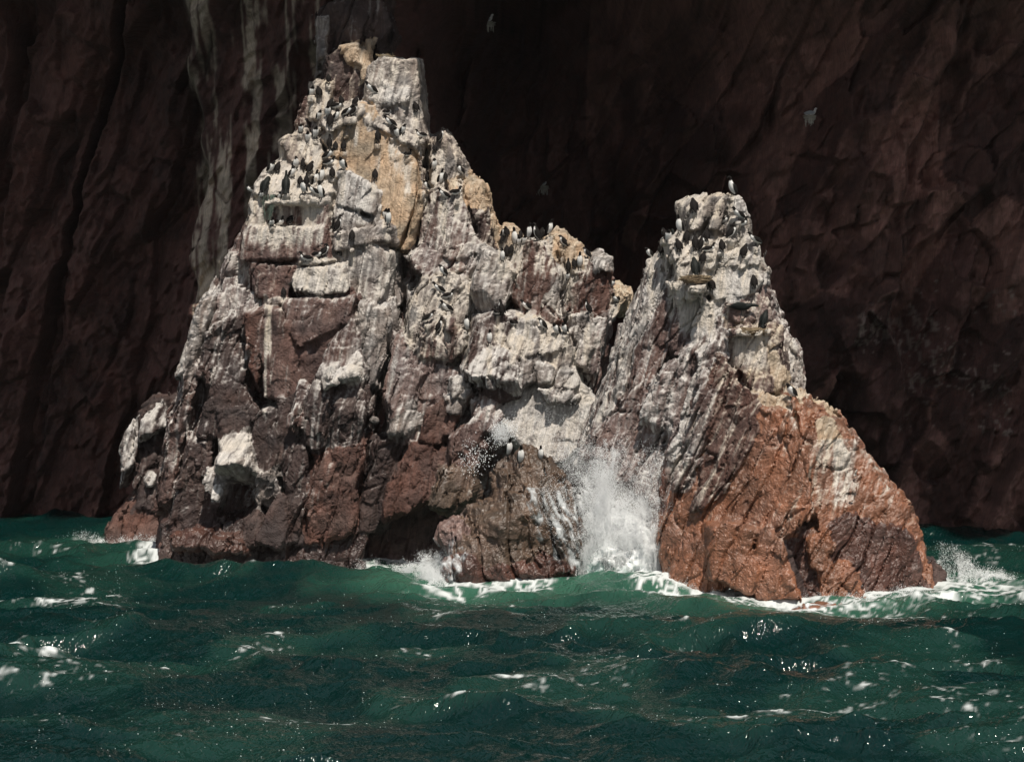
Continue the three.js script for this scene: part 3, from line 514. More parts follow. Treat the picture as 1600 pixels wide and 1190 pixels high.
// ------------------------------------------------------------------ wave-washed boulders and the small rock in the left bay
const dome = new Rock({ lean: -0.25, melt: 0.42, wash: 5, k: 1.0, step: 0.025 });
dome.E(848, 822, 0.1, 0.98, 2.05, 0.95, { k: 1.2 }).E(815, 812, 0.4, 0.92, 1.35, 1.0, { k: 1.1 }).E(884, 850, 0.4, 0.68, 1.05, 0.9, { k: 1.3 }).E(768, 868, 0.9, 1.2, 0.85, 0.9, { k: 1.0 }).E(782, 824, 1.15, 0.62, 0.45, 0.5, { k: 0.4 })
  .E(728, 892, 1.4, 0.75, 0.6, 0.7, { c: 'rd', k: 0.8 }).E(800, 893, 1.2, 0.8, 0.55, 0.7, { c: 'rd', k: 1.0 }).E(808, 738, -0.1, 0.6, 0.46, 0.6, { k: 1.2 }).E(858, 893, 1.1, 0.9, 0.36, 0.6, { c: 'rd', k: 1 }).E(756, 812, 0.2, 0.66, 0.55, 0.7, { k: 1.2 }).E(824, 712, -0.2, 0.42, 0.36, 0.4, { k: 1.0 }).E(712, 835, 0.3, 0.6, 0.5, 0.7, { c: 'pk', k: 1.2 });
const awash = new Rock({ lean: 0.1, melt: 0.2, wash: 5, k: 0.7 });
awash.E(1300, 965, 4.3, 1.2, 0.42, 0.8, { c: 'or' }).E(1265, 975, 4.6, 0.6, 0.3, 0.6, { c: 'or' });
const bay = new Rock({ dz: -6.5, lean: 0.2, wash: 0.8 });
bay.B([215,650,240,630,262,628,282,700,270,800,205,800], -4, [[0, -0.3]], { g: 0.0, c: 'dk', th: 2 })
  .B([222,654,245,634,262,634,264,664,236,674,214,690], -3.7, [[0, -0.8]], { g: 0.5, c: 'dk' })
  .B([186,700,206,668,214,690,206,720,186,745], -3.8, [[-0.2, -0.3]], { g: 0.55, c: 'dk' })
  .B([212,745,228,732,246,742,244,760,222,766], -3.4, [[0, -0.5]], { g: 0.55, c: 'gy' })
  .B([166,830,190,790,240,765,262,790,262,860,170,860], -3.4, [[-0.2, -0.4]], { g: 0, c: 'rd' });

// ------------------------------------------------------------------ rock materials
const grain = grainTexture((u, v) => 0.5 + 0.45 * tiled(u, v, 12, 3) + 0.4 * tiled(u, v, 30, 9) + 0.3 * tiled(u, v, 62, 2) + 0.2 * tiled(u, v, 120, 21), 1024);
// fine mottling and thin vertical runs of grime, 2 m a side
const mottle = grainTexture((u, v) => { const b = v * 6.28318, a = u * 6.28318; return 0.86 + 0.07 * tiled(u, v, 40, 4) + 0.07 * tiled(u, v, 120, 8) + 0.24 * vn(Math.cos(a) * 9 + Math.cos(b) * 0.8, Math.sin(a) * 9, Math.sin(b) * 0.8 + 4) + 0.18 * vn(Math.cos(a) * 22, Math.sin(a) * 22 + Math.cos(b) * 1.5, Math.sin(b) * 1.5); }, 1024);
const dryRock = new THREE.MeshStandardMaterial({ vertexColors: true, map: mottle, roughness: 0.78, bumpMap: grain, bumpScale: 0.035 });
const wetRock = new THREE.MeshStandardMaterial({ vertexColors: true, map: mottle, roughness: 0.40, bumpMap: grain, bumpScale: 0.035 });

// ------------------------------------------------------------------ birds' places on the rocks are found before the rocks are meshed
// each line: x y of the feet in the photograph, pose, heading (0 faces the sea, 90 faces right, 180 faces the rock), size, sideways lean | label
const BIRDS = `
487 151 H 30 .95|white-striped guillemot, left of the pair on the dark corner beside the tower
498 151 H 200 1|dark guillemot hunched beside a white-striped one on the dark corner by the tower
513 131 H 190 .8|lone dark guillemot in the shaded niche above the top corner pair
517 169 H 160 .95|dark guillemot at the left end of the black huddle below the summit slab
526 168 L 100 .95|dark guillemot lying in the middle of the black huddle below the summit slab
533 163 H 200 .8|guillemot at the back right of the black huddle below the summit slab
556 166 H 150 .85|small dark guillemot between the black huddle and the big leaning bird
580 164 S -50 1.1|large guillemot leaning by the grey tower with white flank showing
512 181 H 10 1|white-breasted guillemot half hidden behind a dark-backed bird near the summit
516 196 H 175 1.1|dark-backed guillemot edged in white, in front of a white-breasted one near the summit
526 187 P 60 .9|preening guillemot with ruffled white patches right of the dark-backed summit bird
543 184 S 70 1|guillemot with a white belly stretched on the slope below the summit huddle
552 183 H 140 1.05|guillemot with white flank at the right end of the row above the tan face
541 207 U 150 .85|dark guillemot with head turned right, alone at the top of the tan face
470 209 H 10 .8|pale guillemot standing farthest out on the left shoulder
481 219 H 5 1|white-breasted guillemot, left of two pressed together on the left shoulder
493 217 H 20 1.05|white-breasted guillemot with a dark right wing, right of two on the left shoulder
491 198 H -10 .9|white guillemot behind and above the pressed pair on the shoulder
499 197 H 30 .9|guillemot with dark head next to the dark-backed summit bird, on its left
515 234 U 180 .9|tallest and leftmost of three dark guillemots in a row on the tan face
524 236 H 180 .85|middle one of three dark guillemots in a row on the tan face
537 237 H 175 .9|rightmost of three dark guillemots in a row on the tan face
513 251 S 70 1.05|guillemot bending over with bright white belly below the three dark birds
590 224 U 195 .95|slim dark guillemot with bill pointing up near the top edge of the tan face
610 215 S -70 1|guillemot with head left and white belly beside the slim upright dark bird
613 213 H 190 .7|dark guillemot squeezed between two white-bellied birds above the tan face
620 212 H -30 .95|white-breasted guillemot looking left, second from the right above the tan face
630 208 H 40 .85|white-breasted guillemot looking right, at the end of the row above the tan face
605 179 L 150 .85|dark guillemot lying on the grey slope below the tower
649 168 H 215 .95|guillemot clinging to the right edge of the grey tower
658 216 L -80 .85|black guillemot lying in the notch right of the tan face
689 231 U 120 .95|upright dark guillemot looking right on the highest tan horn
679 232 H 200 .7|crouched dark guillemot at the feet of the upright bird on the horn
638 244 L 150 .85|dark guillemot lying on the right rim of the tan face
424 269 H 60 1|guillemot with a white stripe on the far left end of the crowded shelf
434 269 H 160 .95|dark guillemot second from the left on the crowded shelf
462 263 P 20 1|dark guillemot curled in preening at the back of the crowded shelf
457 277 P 50 .95|guillemot lying with a white belly in front of the curled preening bird
474 266 H 190 .9|dark guillemot at the back of the crowded shelf, right of the curled one
485 271 H 150 1.05|dark guillemot with a white throat in the middle of the crowded shelf
494 275 U 40 1|white-fronted guillemot left of the two long white birds on the crowded shelf
503 284 U 40 1.05|tall guillemot with white front and dark right side on the crowded shelf
436 296 H 30 .7|small guillemot between the two black shags on the crowded shelf
469 290 H 180 .85|little dark guillemot, left of two with backs turned at the front of the shelf
479 291 U 180 .85|dark guillemot, right of two with backs turned at the front of the shelf
474 306 P -20 1|preening guillemot with white flecks at the lip of the white cube
490 308 S -60 .95|guillemot leaning against the tall white-fronted bird at the lip of the cube
500 312 U -25 1.1|tall white-fronted guillemot at the right lip of the white cube
519 277 H 185 .95|round dark guillemot right of the crowded shelf
535 267 H -30 1.05|white-breasted guillemot looking left at the right end of the crowded shelf
514 259 L 80 .95|dark guillemot lying above a white-stained step right of the shelf
393 309 L -60 .9|grey-looking guillemot low at the extreme left corner of the white cube
408 306 L 20 .75|crouched dark guillemot beside the old green netting
586 280 H 180 .95|single round dark guillemot low in the middle of the tan face
424 352 L 20 .9|white-bellied guillemot, left one in the recess of the white cube
437 352 L 40 1|white-bellied guillemot in the middle of the recess of the white cube
454 351 H 150 .95|dark guillemot with bill right in the recess of the white cube
529 363 U 130 1.05|dark guillemot with bill right, alone below the grey slab
602 337 H 20 1|brown-headed guillemot with white breast on the step beside the tan face
607 353 U 15 1|white-bellied guillemot just below the brown-headed one beside the tan face
550 385 H 180 .95|dusty dark guillemot against the grey band below the lone upright bird
478 404 L -100 1|black guillemot lying at the left on the narrow yellow ledge
497 402 L 60 .95|guillemot lying in the middle of the narrow yellow ledge
508 400 P 120 .95|brownish guillemot with white throat at the right on the narrow yellow ledge
443 463 H 190 .8|dark guillemot crouched in the hole above the long white run
678 265 P 30 .95|dark preening guillemot on the grey slope below the highest horn
690 282 U 40 1|white-bellied guillemot standing below the preening bird under the horn
696 281 H 180 .7|dark guillemot stub-tailed at the right of the white-bellied one under the horn
719 278 H -60 .9|guillemot looking left on the edge of the second tan horn
668 281 H 190 .9|dark guillemot deep in the cleft beside the tan face
666 303 H -60 .85|guillemot showing a white crescent in the cleft beside the tan plank
694 308 S -70 1|guillemot lying with pale belly, left of two on the streaked knob
713 311 L 130 1|dark guillemot with white wing bar, right of two on the streaked knob
692 431 H -70 .95|white-bellied guillemot stooping at the top of the cream lump
686 452 S -70 1|guillemot stretched down the slope of the cream lump with white breast
700 461 L 110 .95|dark guillemot with cocked tail on the slope of the cream lump
698 487 S -60 1.05|guillemot with white breast and head turned right on the cream lump
669 506 S 105 1|all dark guillemot facing right on the left of the cream lump
687 517 U 110 .95|dark-backed guillemot with white flank on the front edge of the cream lump
729 516 U -15 1|plump white-bellied guillemot looking left at the right of the cream lump
780 491 H 200 .8|guillemot with a white neck behind another under the hanging slab
783 504 U 215 .95|dark guillemot edged in white below the hanging slab
776 508 L 200 .9|dark guillemot with white cheek slanting left under the hanging slab
801 506 L 210 .95|guillemot with white flank right of the pair under the hanging slab
823 487 S -70 1|guillemot lying on a yellow stone with white breast to the left
848 514 H -90 1|thin-striped guillemot, left of three on the cream ledge
869 521 H -40 1|bright white-fronted guillemot in the middle of three on the cream ledge
882 522 H -30 .95|white-fronted guillemot with dark wing, right of three on the cream ledge
765 536 U 10 .9|white guillemot hanging on against the dark slab below the ledge
788 362 H 30 .9|guillemot behind the leftmost tan knob on the back rim
804 373 U -20 1.15|tallest white-fronted guillemot upright on the back rim
813 371 H 180 .8|short dark guillemot right of the tallest bird on the back rim
827 374 U 20 .95|white-fronted guillemot upright in the middle of the back rim
838 377 U 240 1.1|guillemot with white left side beside another on the back rim
846 373 H 160 1|dark guillemot behind the white-sided one on the back rim
860 368 U 45 .95|guillemot with one wing out at the right of the back rim
783 381 H 180 .9|dark guillemot in shadow below the leftmost tan knob
791 385 H 200 .9|dark guillemot right of the shadowed one below the tan knob
811 386 H 10 .8|white-breasted guillemot, left of two white dots below the back rim
819 381 H 20 .75|white-breasted guillemot, right of two white dots below the back rim
785 406 U -10 .85|white-bellied guillemot beside the top of the hanging slab
792 399 H 180 .9|dark guillemot just right of the white one by the hanging slab
799 391 H 170 .85|dark guillemot lower right in the shadowed group by the brown fin
880 401 H 250 1|dark guillemot with a white patch among the tan knobs
888 422 U 180 .85|dark guillemot with back turned left of the big white-breasted bird
897 419 H 185 .8|dark guillemot half behind the big white-breasted bird
906 419 U 5 1|big white-breasted guillemot on the right-hand tan knobs
917 403 H 250 .9|guillemot showing a white side on the rim behind the big white-breasted bird
887 434 H 0 .7|pale guillemot tucked in the crack beside the white-streaked fin
957 450 H 60 .75|guillemot with a white crescent behind the red block
962 470 L -30 .95|white-bellied guillemot with dark wings on the last tan knob
918 506 U 235 .9|guillemot with a white curved stripe below the red block
1143 306 U -60 1.05|guillemot standing alone on the very top of the right pinnacle
1084 330 H 190 1.15|dark guillemot with back turned on the top left step of the pinnacle
1061 364 U -30 1.05|white-fronted guillemot leaning on the left edge of the pinnacle
1154 346 S -60 1|guillemot with pale front on the right step just under the pinnacle top
1038 373 H 200 .8|dark guillemot at the upper left edge of the pinnacle's crowded shelf
1034 395 H 160 1|dark guillemot sitting at the left end of the pinnacle's crowded shelf
1044 395 H 10 .95|white-breasted guillemot second from the left on the pinnacle's shelf
1073 379 H 170 1|dark round guillemot at the back left of the pinnacle's crowded shelf
1060 389 H 200 1|dark guillemot right above the tall leaning shag
1086 392 U 190 1.05|dark guillemot with a lowered head in the middle of the pinnacle's shelf
1096 392 U 130 1|guillemot with white right flank in the middle of the pinnacle's shelf
1104 375 H 185 .9|dark guillemot at the back of the pinnacle's shelf behind the white-flanked one
1113 369 U 180 .75|slim dark guillemot in the groove of the pinnacle
1108 397 L 110 .9|dark guillemot lying right of the white-flanked one on the pinnacle
1128 395 H 185 .95|round dark guillemot alone beneath the groove of the pinnacle
1131 367 L 60 1|dark guillemot lying high on the right part of the pinnacle shelf
1143 375 P 110 1.05|guillemot with a curved white line, preening on the right part of the shelf
1158 372 L 100 1|dark guillemot lying behind the preening one on the pinnacle's right
1163 401 H 150 1.05|dark guillemot with white edging on the white face of the pinnacle
1180 386 S -80 1|guillemot with white breast at the right edge of the pinnacle
1014 403 H -60 .8|small guillemot perched at the left outer edge of the right stack
1099 429 H 150 .95|brownish guillemot standing behind the shag on the upper nest
1178 449 H 185 1|dark oval guillemot on the right shoulder above the lower nest
1111 471 H 200 1|dark guillemot with white side just below the upper nest
1236 623 H -60 1.1|guillemot with white front behind the golden crest of the ridge
796 712 U 25 1|white-fronted guillemot, leftmost of three on the wave-washed boulder
814 723 U 10 1.05|stout white-fronted guillemot, middle and lowest of three on the wave-washed boulder
845 718 U 0 .85|slim white-fronted guillemot, rightmost of three in spray on the wave-washed boulder
`.trim().split('\n').map(l => { const [a, label] = l.split('|'), [x, y, pose, h, s] = a.split(' '); return { x: +x, y: +y, pose, h: +h, s: +s * 1.24, label }; });
const SHAGS = `
416 300 C 150 .95|black shag curled round to preen on the left of the crowded shelf
447 301 T 180 1|upright black shag with its back turned on the crowded shelf
1053 421 T 205 1.12|tall dark shag leaning on the left of the pinnacle with tail hanging
1085 438 C 190 1|black shag with head turned left standing on the upper twig nest
1161 508 F 85 .95|black shag stooping to the right on the lower twig nest
1195 513 C 150 .85|dark shag curled at the right side of the lower twig nest
`.trim().split('\n').map(l => { const [a, label] = l.split('|'), [x, y, pose, h, s] = a.split(' '); return { x: +x, y: +y, pose, h: +h, s: +s * 1.15, label, shag: 1 }; });
const NESTS = [
  { x: 1087, y: 446, rx: 0.42, label: 'untidy twig nest high on the white pinnacle under a standing shag' },
  { x: 1172, y: 514, rx: 0.52, label: 'wide twig nest under two dark shags on the right stack' },
];
const GROUPOF = b => b.x > 1000 ? (b.y > 600 ? null : 'guillemots on the right pinnacle') : b.y > 690 ? 'guillemots on the wave-washed boulder' : b.x < 660 ? 'guillemots on the left stack' : 'guillemots on the outcrop';
for (const b of [...BIRDS, ...SHAGS, ...NESTS]) {
  const L = b.x < 560 ? [stackA] : b.x < 665 ? [stackA, stackB] : b.x < 985 ? [stackB, dome, stackA] : [stackC];
  let best = null, on = null;
  for (const r of L) { const p = r.cast(b.x, b.y, 4.5, -12); if (p && (!best || (p[2] > best[2] && r.d(...p) < 0.3))) { best = p; on = r; } }
  if (!best) { best = P(b.x, b.y, b.x > 985 ? -0.3 : -7); on = L[0]; console.log('no rock for', b.label); }
  const c = b.rx || (b.shag ? 0.24 : 0.16);
  b.p = [best[0], best[1], best[2] + 0.06]; b.on = on;
}
for (const b of [...BIRDS, ...SHAGS, ...NESTS]) {
  const c = b.rx || (b.shag ? 0.19 : 0.105), dy = b.on === dome ? 0.25 : 0.11;
  b.on.addLedge([b.p[0], b.p[1] - dy, b.p[2] - 0.10], c, dy, c + 0.10);
  if (b.on !== dome && b.p[1] > 3) { const q = RV[Math.floor(b.x + b.y) & 255]; b.on.drips.push([b.p[0] - c * 0.9, b.p[0] + c * 0.9, b.p[1] - 0.95 - 0.5 * q, b.p[1] - 0.02, 0.38, 0.35]); }
  if (b.on.d(b.p[0], b.p[1] - 0.35, b.p[2] - 0.25) > 0.05) b.on.addLedge([b.p[0], b.p[1] - 0.5, b.p[2] - 0.3], c, 0.4, 0.26);
}
function stand(b, lift = 0) {                                  // lets a thing down onto the finished rock
  let y = b.p[1] + 0.3; const z = b.p[2] - 0.02;
  for (let i = 0; i < 140; i++) { const d = b.on.d(b.p[0], y, z); if (d < 0.008) break; y -= Math.max(0.004, Math.min(0.03, d * 0.6)); if (y < b.p[1] - 0.35) { y = b.p[1]; break; } }
  return [b.p[0], y + lift, z];
}


function build(rock, name, label, material, category = 'sea stack', voxel) {
  const t = new THREE.Group(); t.name = numbered(name); tag(t, label, category); rock.mesh(t, material, voxel); return top(t);
}
build(stackA, 'sea_stack', 'tall left sea stack of brown blocks whitened by droppings, with a broad tan face', dryRock);
build(stackB, 'rock_outcrop', 'jumbled pale outcrop filling the gap between the two tall stacks', dryRock, 'rock outcrop');
build(stackC, 'sea_stack', 'right sea stack with white pinnacle and bare orange ridge at its foot', dryRock);
build(dome, 'boulder', 'rounded wet brown boulder with foam running off it below the outcrop', wetRock, 'boulder');
build(awash, 'boulder', 'low orange rock awash in foam in front of the orange ridge', wetRock, 'boulder');
build(bay, 'rock', 'small dark rock with white top in the bay left of the tall stack', dryRock, 'rock', 0.06);

// ------------------------------------------------------------------ the cliff: a folded sheet of slabs, hollowed into a cave, with an unseen lip overhead shaped to shade the wall
const CX = [[-900, -22], [-200, -21], [0, -20], [150, -18.5], [285, -17], [312, -13.5], [360, -13], [440, -13.2], [500, -13.5], [560, -14.2], [615, -16], [660, -19], [720, -26], [800, -31], [950, -30], [1040, -26], [1130, -21], [1230, -18], [1400, -15.5], [1600, -14.5], [1900, -14], [2600, -12]].map(([p, z]) => [(p - 800) / 45, z]);
function cliffZ(x, y, o) {
  const jl = 0.34, xs = x - jl * (y - 6);                      // joints lean from upper right to lower left
  const px = x + 0.5 * vn(x * 0.3, y * 0.3, 5) + 0.25 * vn(x * 1.1, y * 0.8, 9);
  let i = 0; while (i < CX.length - 2 && CX[i + 1][0] < px) i++;
  const t = Math.max(0, Math.min(1, (px - CX[i][0]) / (CX[i + 1][0] - CX[i][0])));
  let z = mix(CX[i][1], CX[i + 1][1], t * t * (3 - 2 * t));
  const u = Math.max(0, Math.min(1, (y - 15.5) / 9.5)), ov = u * u * (1.6 - 0.6 * u);
  z = mix(z + 0.06 * (y - 6), -3.9 + 3.3 * sm(2.5, 8.5, x) + 1.6 * sm(9, 14, x), ov);  // unseen lip moved in and out so the wall is shaded, stacks sunlit
  const wx = 0.22 * vn(x * 0.9, y * 0.9, 21), wy = 0.22 * vn(x * 0.9, y * 0.9, 33);
  const a = facetS((xs + wx) * 0.36, (y + wy) * 0.10, 0.5, 0.05) * 1.5; o.e1 = fEdge; o.id = fId;
  const b = facetS((xs + wx) * 0.8 + 7, (y + wy) * 0.26, 3.5, 0.08) * 0.75; o.e2 = fEdge; o.id2 = fId;
  const c = facetS(xs * 1.7 + 3, y * 0.75, 8.5, 0.12) * 0.36; o.e3 = fEdge;
  const d = facetS(xs * 4.2, y * 2.3, 2.5, 0.2) * 0.15;
  const e = facetS(x * 0.9 + 31, y * 0.75, 6.5, 0.03) * 0.85; z += a + b + c + d + (x > 1 ? e : 0.4 * e) * (0.5 + RV[(fId + 3) & 255]) + 0.05 * facetS(xs * 9, y * 6, 4.5, 0.3) + 0.08 * vn(x * 2.6, y * 2.2, 4) + 0.05 * vn(x * 7, y * 6, 4);
  z -= 0.25 * (1 - sm(0, 0.03, o.e1)) * sm(-0.2, 0.4, vn(x * 0.5, y * 0.5, 50)) + 0.05 * (1 - sm(0, 0.05, o.e3)) * sm(0, 0.4, vn(x, y, 51));
  // the long open joint on the left
  const jx = -13.7 + 0.265 * (y - 18.3) - 0.5 * Math.sin((y - 2) * 0.19) + 0.12 * vn(y * 1.3, 2, 2), w = 0.16 + 0.2 * sm(14, 2, y);
  o.j = Math.abs(x - jx); z -= 1.6 * (1 - sm(w * 0.6, w * 1.3, o.j)); z += (x < jx - w ? 0.3 : 0);
  const j2 = -18.2 + 0.2 * (y - 15); z -= 1.2 * (1 - sm(0.12, 0.4, Math.abs(x - j2)));
  return z;
}
{
  const cell = 0.07, xs = [], ys = [];
  for (let x = -19; x <= 19.01; x += cell) xs.push(x);
  for (const e of [20, 22, 25, 29, 34]) { xs.push(e); xs.unshift(-e); }
  for (let y = -1.5; y <= 18.6; y += cell) ys.push(y);
  for (let y = 19; y <= 25; y += 0.35) ys.push(y);
  const nx = xs.length, rows = ys.length + 3, pos = new Float32Array(nx * rows * 3), col = new Float32Array(nx * rows * 3), uv = new Float32Array(nx * rows * 2), id = new Uint16Array(nx * rows), o = {};
  for (let j = 0; j < rows; j++) for (let i = 0; i < nx; i++) {
    const x = xs[i], y = ys[Math.min(j, ys.length - 1)], k = j * nx + i; let z = cliffZ(x, y, o), Y = y;
    if (j >= ys.length) { Y = [27, 31, 34][j - ys.length]; z = [-4.4, -6, -70][j - ys.length]; }
    pos[k * 3] = x; pos[k * 3 + 1] = Y; pos[k * 3 + 2] = z; uv[k * 2] = x / 2 + z / 4; uv[k * 2 + 1] = y / 2; id[k] = o.id;
    const n0 = vn(x * 0.5, y * 0.35, z * 0.4), n1 = vn(x * 1.9, y * 1.4, 3), n2 = vn(x * 6, y * 5, z * 3), n3 = vn(x * 13, y * 12, 7);
    const t = 1 + 0.22 * n1 + 0.2 * n2 + 0.18 * n3 + 0.3 * RV[(o.id2 + 40) & 255] + 0.15 * RV[(o.id + 9) & 255];
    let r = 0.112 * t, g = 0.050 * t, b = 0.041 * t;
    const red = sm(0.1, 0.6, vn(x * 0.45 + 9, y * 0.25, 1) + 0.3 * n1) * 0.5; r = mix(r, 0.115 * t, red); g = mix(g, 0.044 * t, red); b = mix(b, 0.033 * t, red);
    if (x > 3) { const p = 0.8 * sm(-0.3, 0.4, RV[(o.id2 + 77) & 255] + 0.3 * n1); r = mix(r, 0.27 * t, p); g = mix(g, 0.135 * t, p); b = mix(b, 0.108 * t, p); }  // right-hand slabs paler in colour, in place of more light on them
    // pale grey runs on the buttress beside the tall stack
    const bz = sm(-11.6, -11.1, x + 0.15 * n1) * (1 - sm(-6.2, -5.6, x)) * sm(4.5, 7.5, y + n1);
    const s1 = vn(x * 3.4 + 0.5 * n1, y * 0.14, 4), s2 = vn(x * 7 + 2, y * 0.4, 8), s3 = vn(x * 17, y * 1.0, 2);
    const run = bz * sm(-0.16, 0.2, s1 * 0.8 + 0.5 * s2 + 0.35 * s3 + 0.12 * n2 + 0.3 * (1 - Math.min(1, Math.abs(x + 10.6))));
    r = mix(r, 0.52 * t, run * 0.92); g = mix(g, 0.43 * t, run * 0.92); b = mix(b, 0.34 * t, run * 0.92);
    // white droppings speckled on the right-hand wall
    const sp = (x > 12 && x < 17.5 && y > 3.5 && y < 9) ? sm(0.55, 0.66, vn(x * 0.7, y * 0.7, 30) * 0.45 + vn(x * 9, y * 5, 11) * 0.5 + 0.4 * n3 + 0.1) : 0;
    r = mix(r, 0.36, sp * 0.7); g = mix(g, 0.28, sp * 0.7); b = mix(b, 0.24, sp * 0.7);
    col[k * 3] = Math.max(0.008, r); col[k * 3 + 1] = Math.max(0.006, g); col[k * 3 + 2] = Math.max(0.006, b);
  }
  const all = []; for (let j = 0; j < rows - 1; j++) for (let i = 0; i < nx - 1; i++) { const a = j * nx + i; all.push(a, a + 1, a + nx + 1, a, a + nx + 1, a + nx); }
  const nor = geo(pos, null, null, all).getAttribute('normal').array;
  // one mesh for each slab of the cliff: connected runs of the same cell
  const comp = new Int32Array(nx * rows).fill(-1), lists = []; const stackQ = [];
  for (let s = 0; s < comp.length; s++) {
    if (comp[s] >= 0) continue; const c = lists.length; lists.push([]); comp[s] = c; stackQ.push(s);
    while (stackQ.length) { const q = stackQ.pop(), i = q % nx; for (const n of [i > 0 ? q - 1 : -1, i < nx - 1 ? q + 1 : -1, q - nx, q + nx]) if (n >= 0 && n < comp.length && comp[n] < 0 && id[n] === id[s]) { comp[n] = c; stackQ.push(n); } }
  }
  for (let f = 0; f < all.length; f += 3) lists[comp[all[f]]].push(all[f], all[f + 1], all[f + 2]);
  const big = lists.map((L, i) => i).filter(i => lists[i].length > 3600), rest = [];
  lists.forEach((L, i) => { if (L.length <= 3600) for (const v of L) rest.push(v); });
  const cliff = new THREE.Group(); cliff.name = 'cliff'; cliff.userData.kind = 'structure';
  const map = new Int32Array(nx * rows);
  const emit = (L, name) => {
    map.fill(-1); let n = 0; const p = [], nn = [], cc = [], uu = [], I = new Uint32Array(L.length);
    for (let q = 0; q < L.length; q++) { const v = L[q]; if (map[v] < 0) { map[v] = n++; p.push(pos[v * 3], pos[v * 3 + 1], pos[v * 3 + 2]); nn.push(nor[v * 3], nor[v * 3 + 1], nor[v * 3 + 2]); cc.push(col[v * 3], col[v * 3 + 1], col[v * 3 + 2]); uu.push(uv[v * 2], uv[v * 2 + 1]); } I[q] = map[v]; }
    const m = new THREE.Mesh(geo(p, nn, cc, I, uu), dryRock); m.name = name; cliff.add(m);
  };
  big.forEach(i => emit(lists[i], 'rock_slab')); emit(rest, 'rock_face');
  top(cliff); console.log('cliff slabs', big.length, 'tris', all.length / 3);
}

// ------------------------------------------------------------------ the sea
function seaOct(u, v, choppy) {
  const n = vn(u, v, 3.3); u += n; v += n;
  const su = Math.abs(Math.sin(u)), sv = Math.abs(Math.sin(v)), cu = Math.abs(Math.cos(u)), cv = Math.abs(Math.cos(v));
  const wu = mix(1 - su, cu, 1 - su), wv = mix(1 - sv, cv, 1 - sv);
  return Math.pow(1 - Math.pow(wu * wv, 0.65), choppy);
}
const SEA = { chop: 0 };
function swell(x, z) {
  const n = vn(x * 0.12, z * 0.12, 1), m = vn(x * 0.09 + 4, z * 0.16, 7), p = (z - 9.0 - 0.10 * x + 1.7 * n + 0.5 * m) / 8.2 * 6.2832;
  const c = 0.5 + 0.5 * Math.cos(p), p2 = (z * 0.75 - x * 0.55 + 2.2 * m) / 4.6 * 6.2832, c2 = 0.5 + 0.5 * Math.cos(p2);
  return (0.36 + 0.28 * m) * (Math.pow(c, 1.6) - 0.38) + 0.22 * (Math.pow(c2, 1.5) - 0.4);
}
function seaY(x, z) {
  let h = swell(x, z), u = x * 0.62 * 0.9, v = z * 0.95, f = 1, a = 0.52, ch = 3.0, cs = 0;
  const gust = 0.75 + 0.5 * vn(x * 0.25, z * 0.25, 14);
  for (let i = 0; i < 7; i++) {
    const d = seaOct(u * f, v * f, ch) + seaOct(u * f + 4.7, v * f - 2.1, ch) - 0.7; h += 0.5 * d * a * gust; if (i < 3) cs += d * (i === 0 ? 0.5 : 0.3);
    const nu = u * 0.8 + v * 0.6, nv = -u * 0.6 + v * 0.8; u = nu; v = nv; f *= 1.85; a *= i < 2 ? 0.42 : 0.5; ch = mix(ch, 1, 0.25);
  }
  SEA.chop = cs; return h;
}
const rocks = [stackA, stackB, stackC, dome, awash, bay];
// distance from the rocks along the water, on a grid
const SG = { x: -20, z: -17, s: 0.12, nx: 334, nz: 242 };
{
  const g = new Float32Array(SG.nx * SG.nz).fill(9); SG.g = g;
  for (let j = 0; j < SG.nz; j++) for (let i = 0; i < SG.nx; i++) { const x = SG.x + i * SG.s, z = SG.z + j * SG.s; for (const r of rocks) if (r.base(x, 0.1, z) < 0) { g[j * SG.nx + i] = 0; break; } }
  const relax = (q, n, c) => { if (g[n] + c < g[q]) g[q] = g[n] + c; }, s = SG.s, D = s * 1.414, w = SG.nx;
  for (let j = 1; j < SG.nz; j++) for (let i = 1; i < w - 1; i++) { const q = j * w + i; relax(q, q - 1, s); relax(q, q - w, s); relax(q, q - w - 1, D); relax(q, q - w + 1, D); }
  for (let j = SG.nz - 2; j >= 0; j--) for (let i = w - 2; i > 0; i--) { const q = j * w + i; relax(q, q + 1, s); relax(q, q + w, s); relax(q, q + w + 1, D); relax(q, q + w - 1, D); }
}
const shoreD = (x, z) => { const a = (x - SG.x) / SG.s, b = (z - SG.z) / SG.s, i = Math.floor(a), j = Math.floor(b); if (i < 1 || j < 1 || i > SG.nx - 3 || j > SG.nz - 3) return 9; const u = a - i, v = b - j, g = SG.g, q = j * SG.nx + i; return (g[q] * (1 - u) + g[q + 1] * u) * (1 - v) + (g[q + SG.nx] * (1 - u) + g[q + SG.nx + 1] * u) * v; };
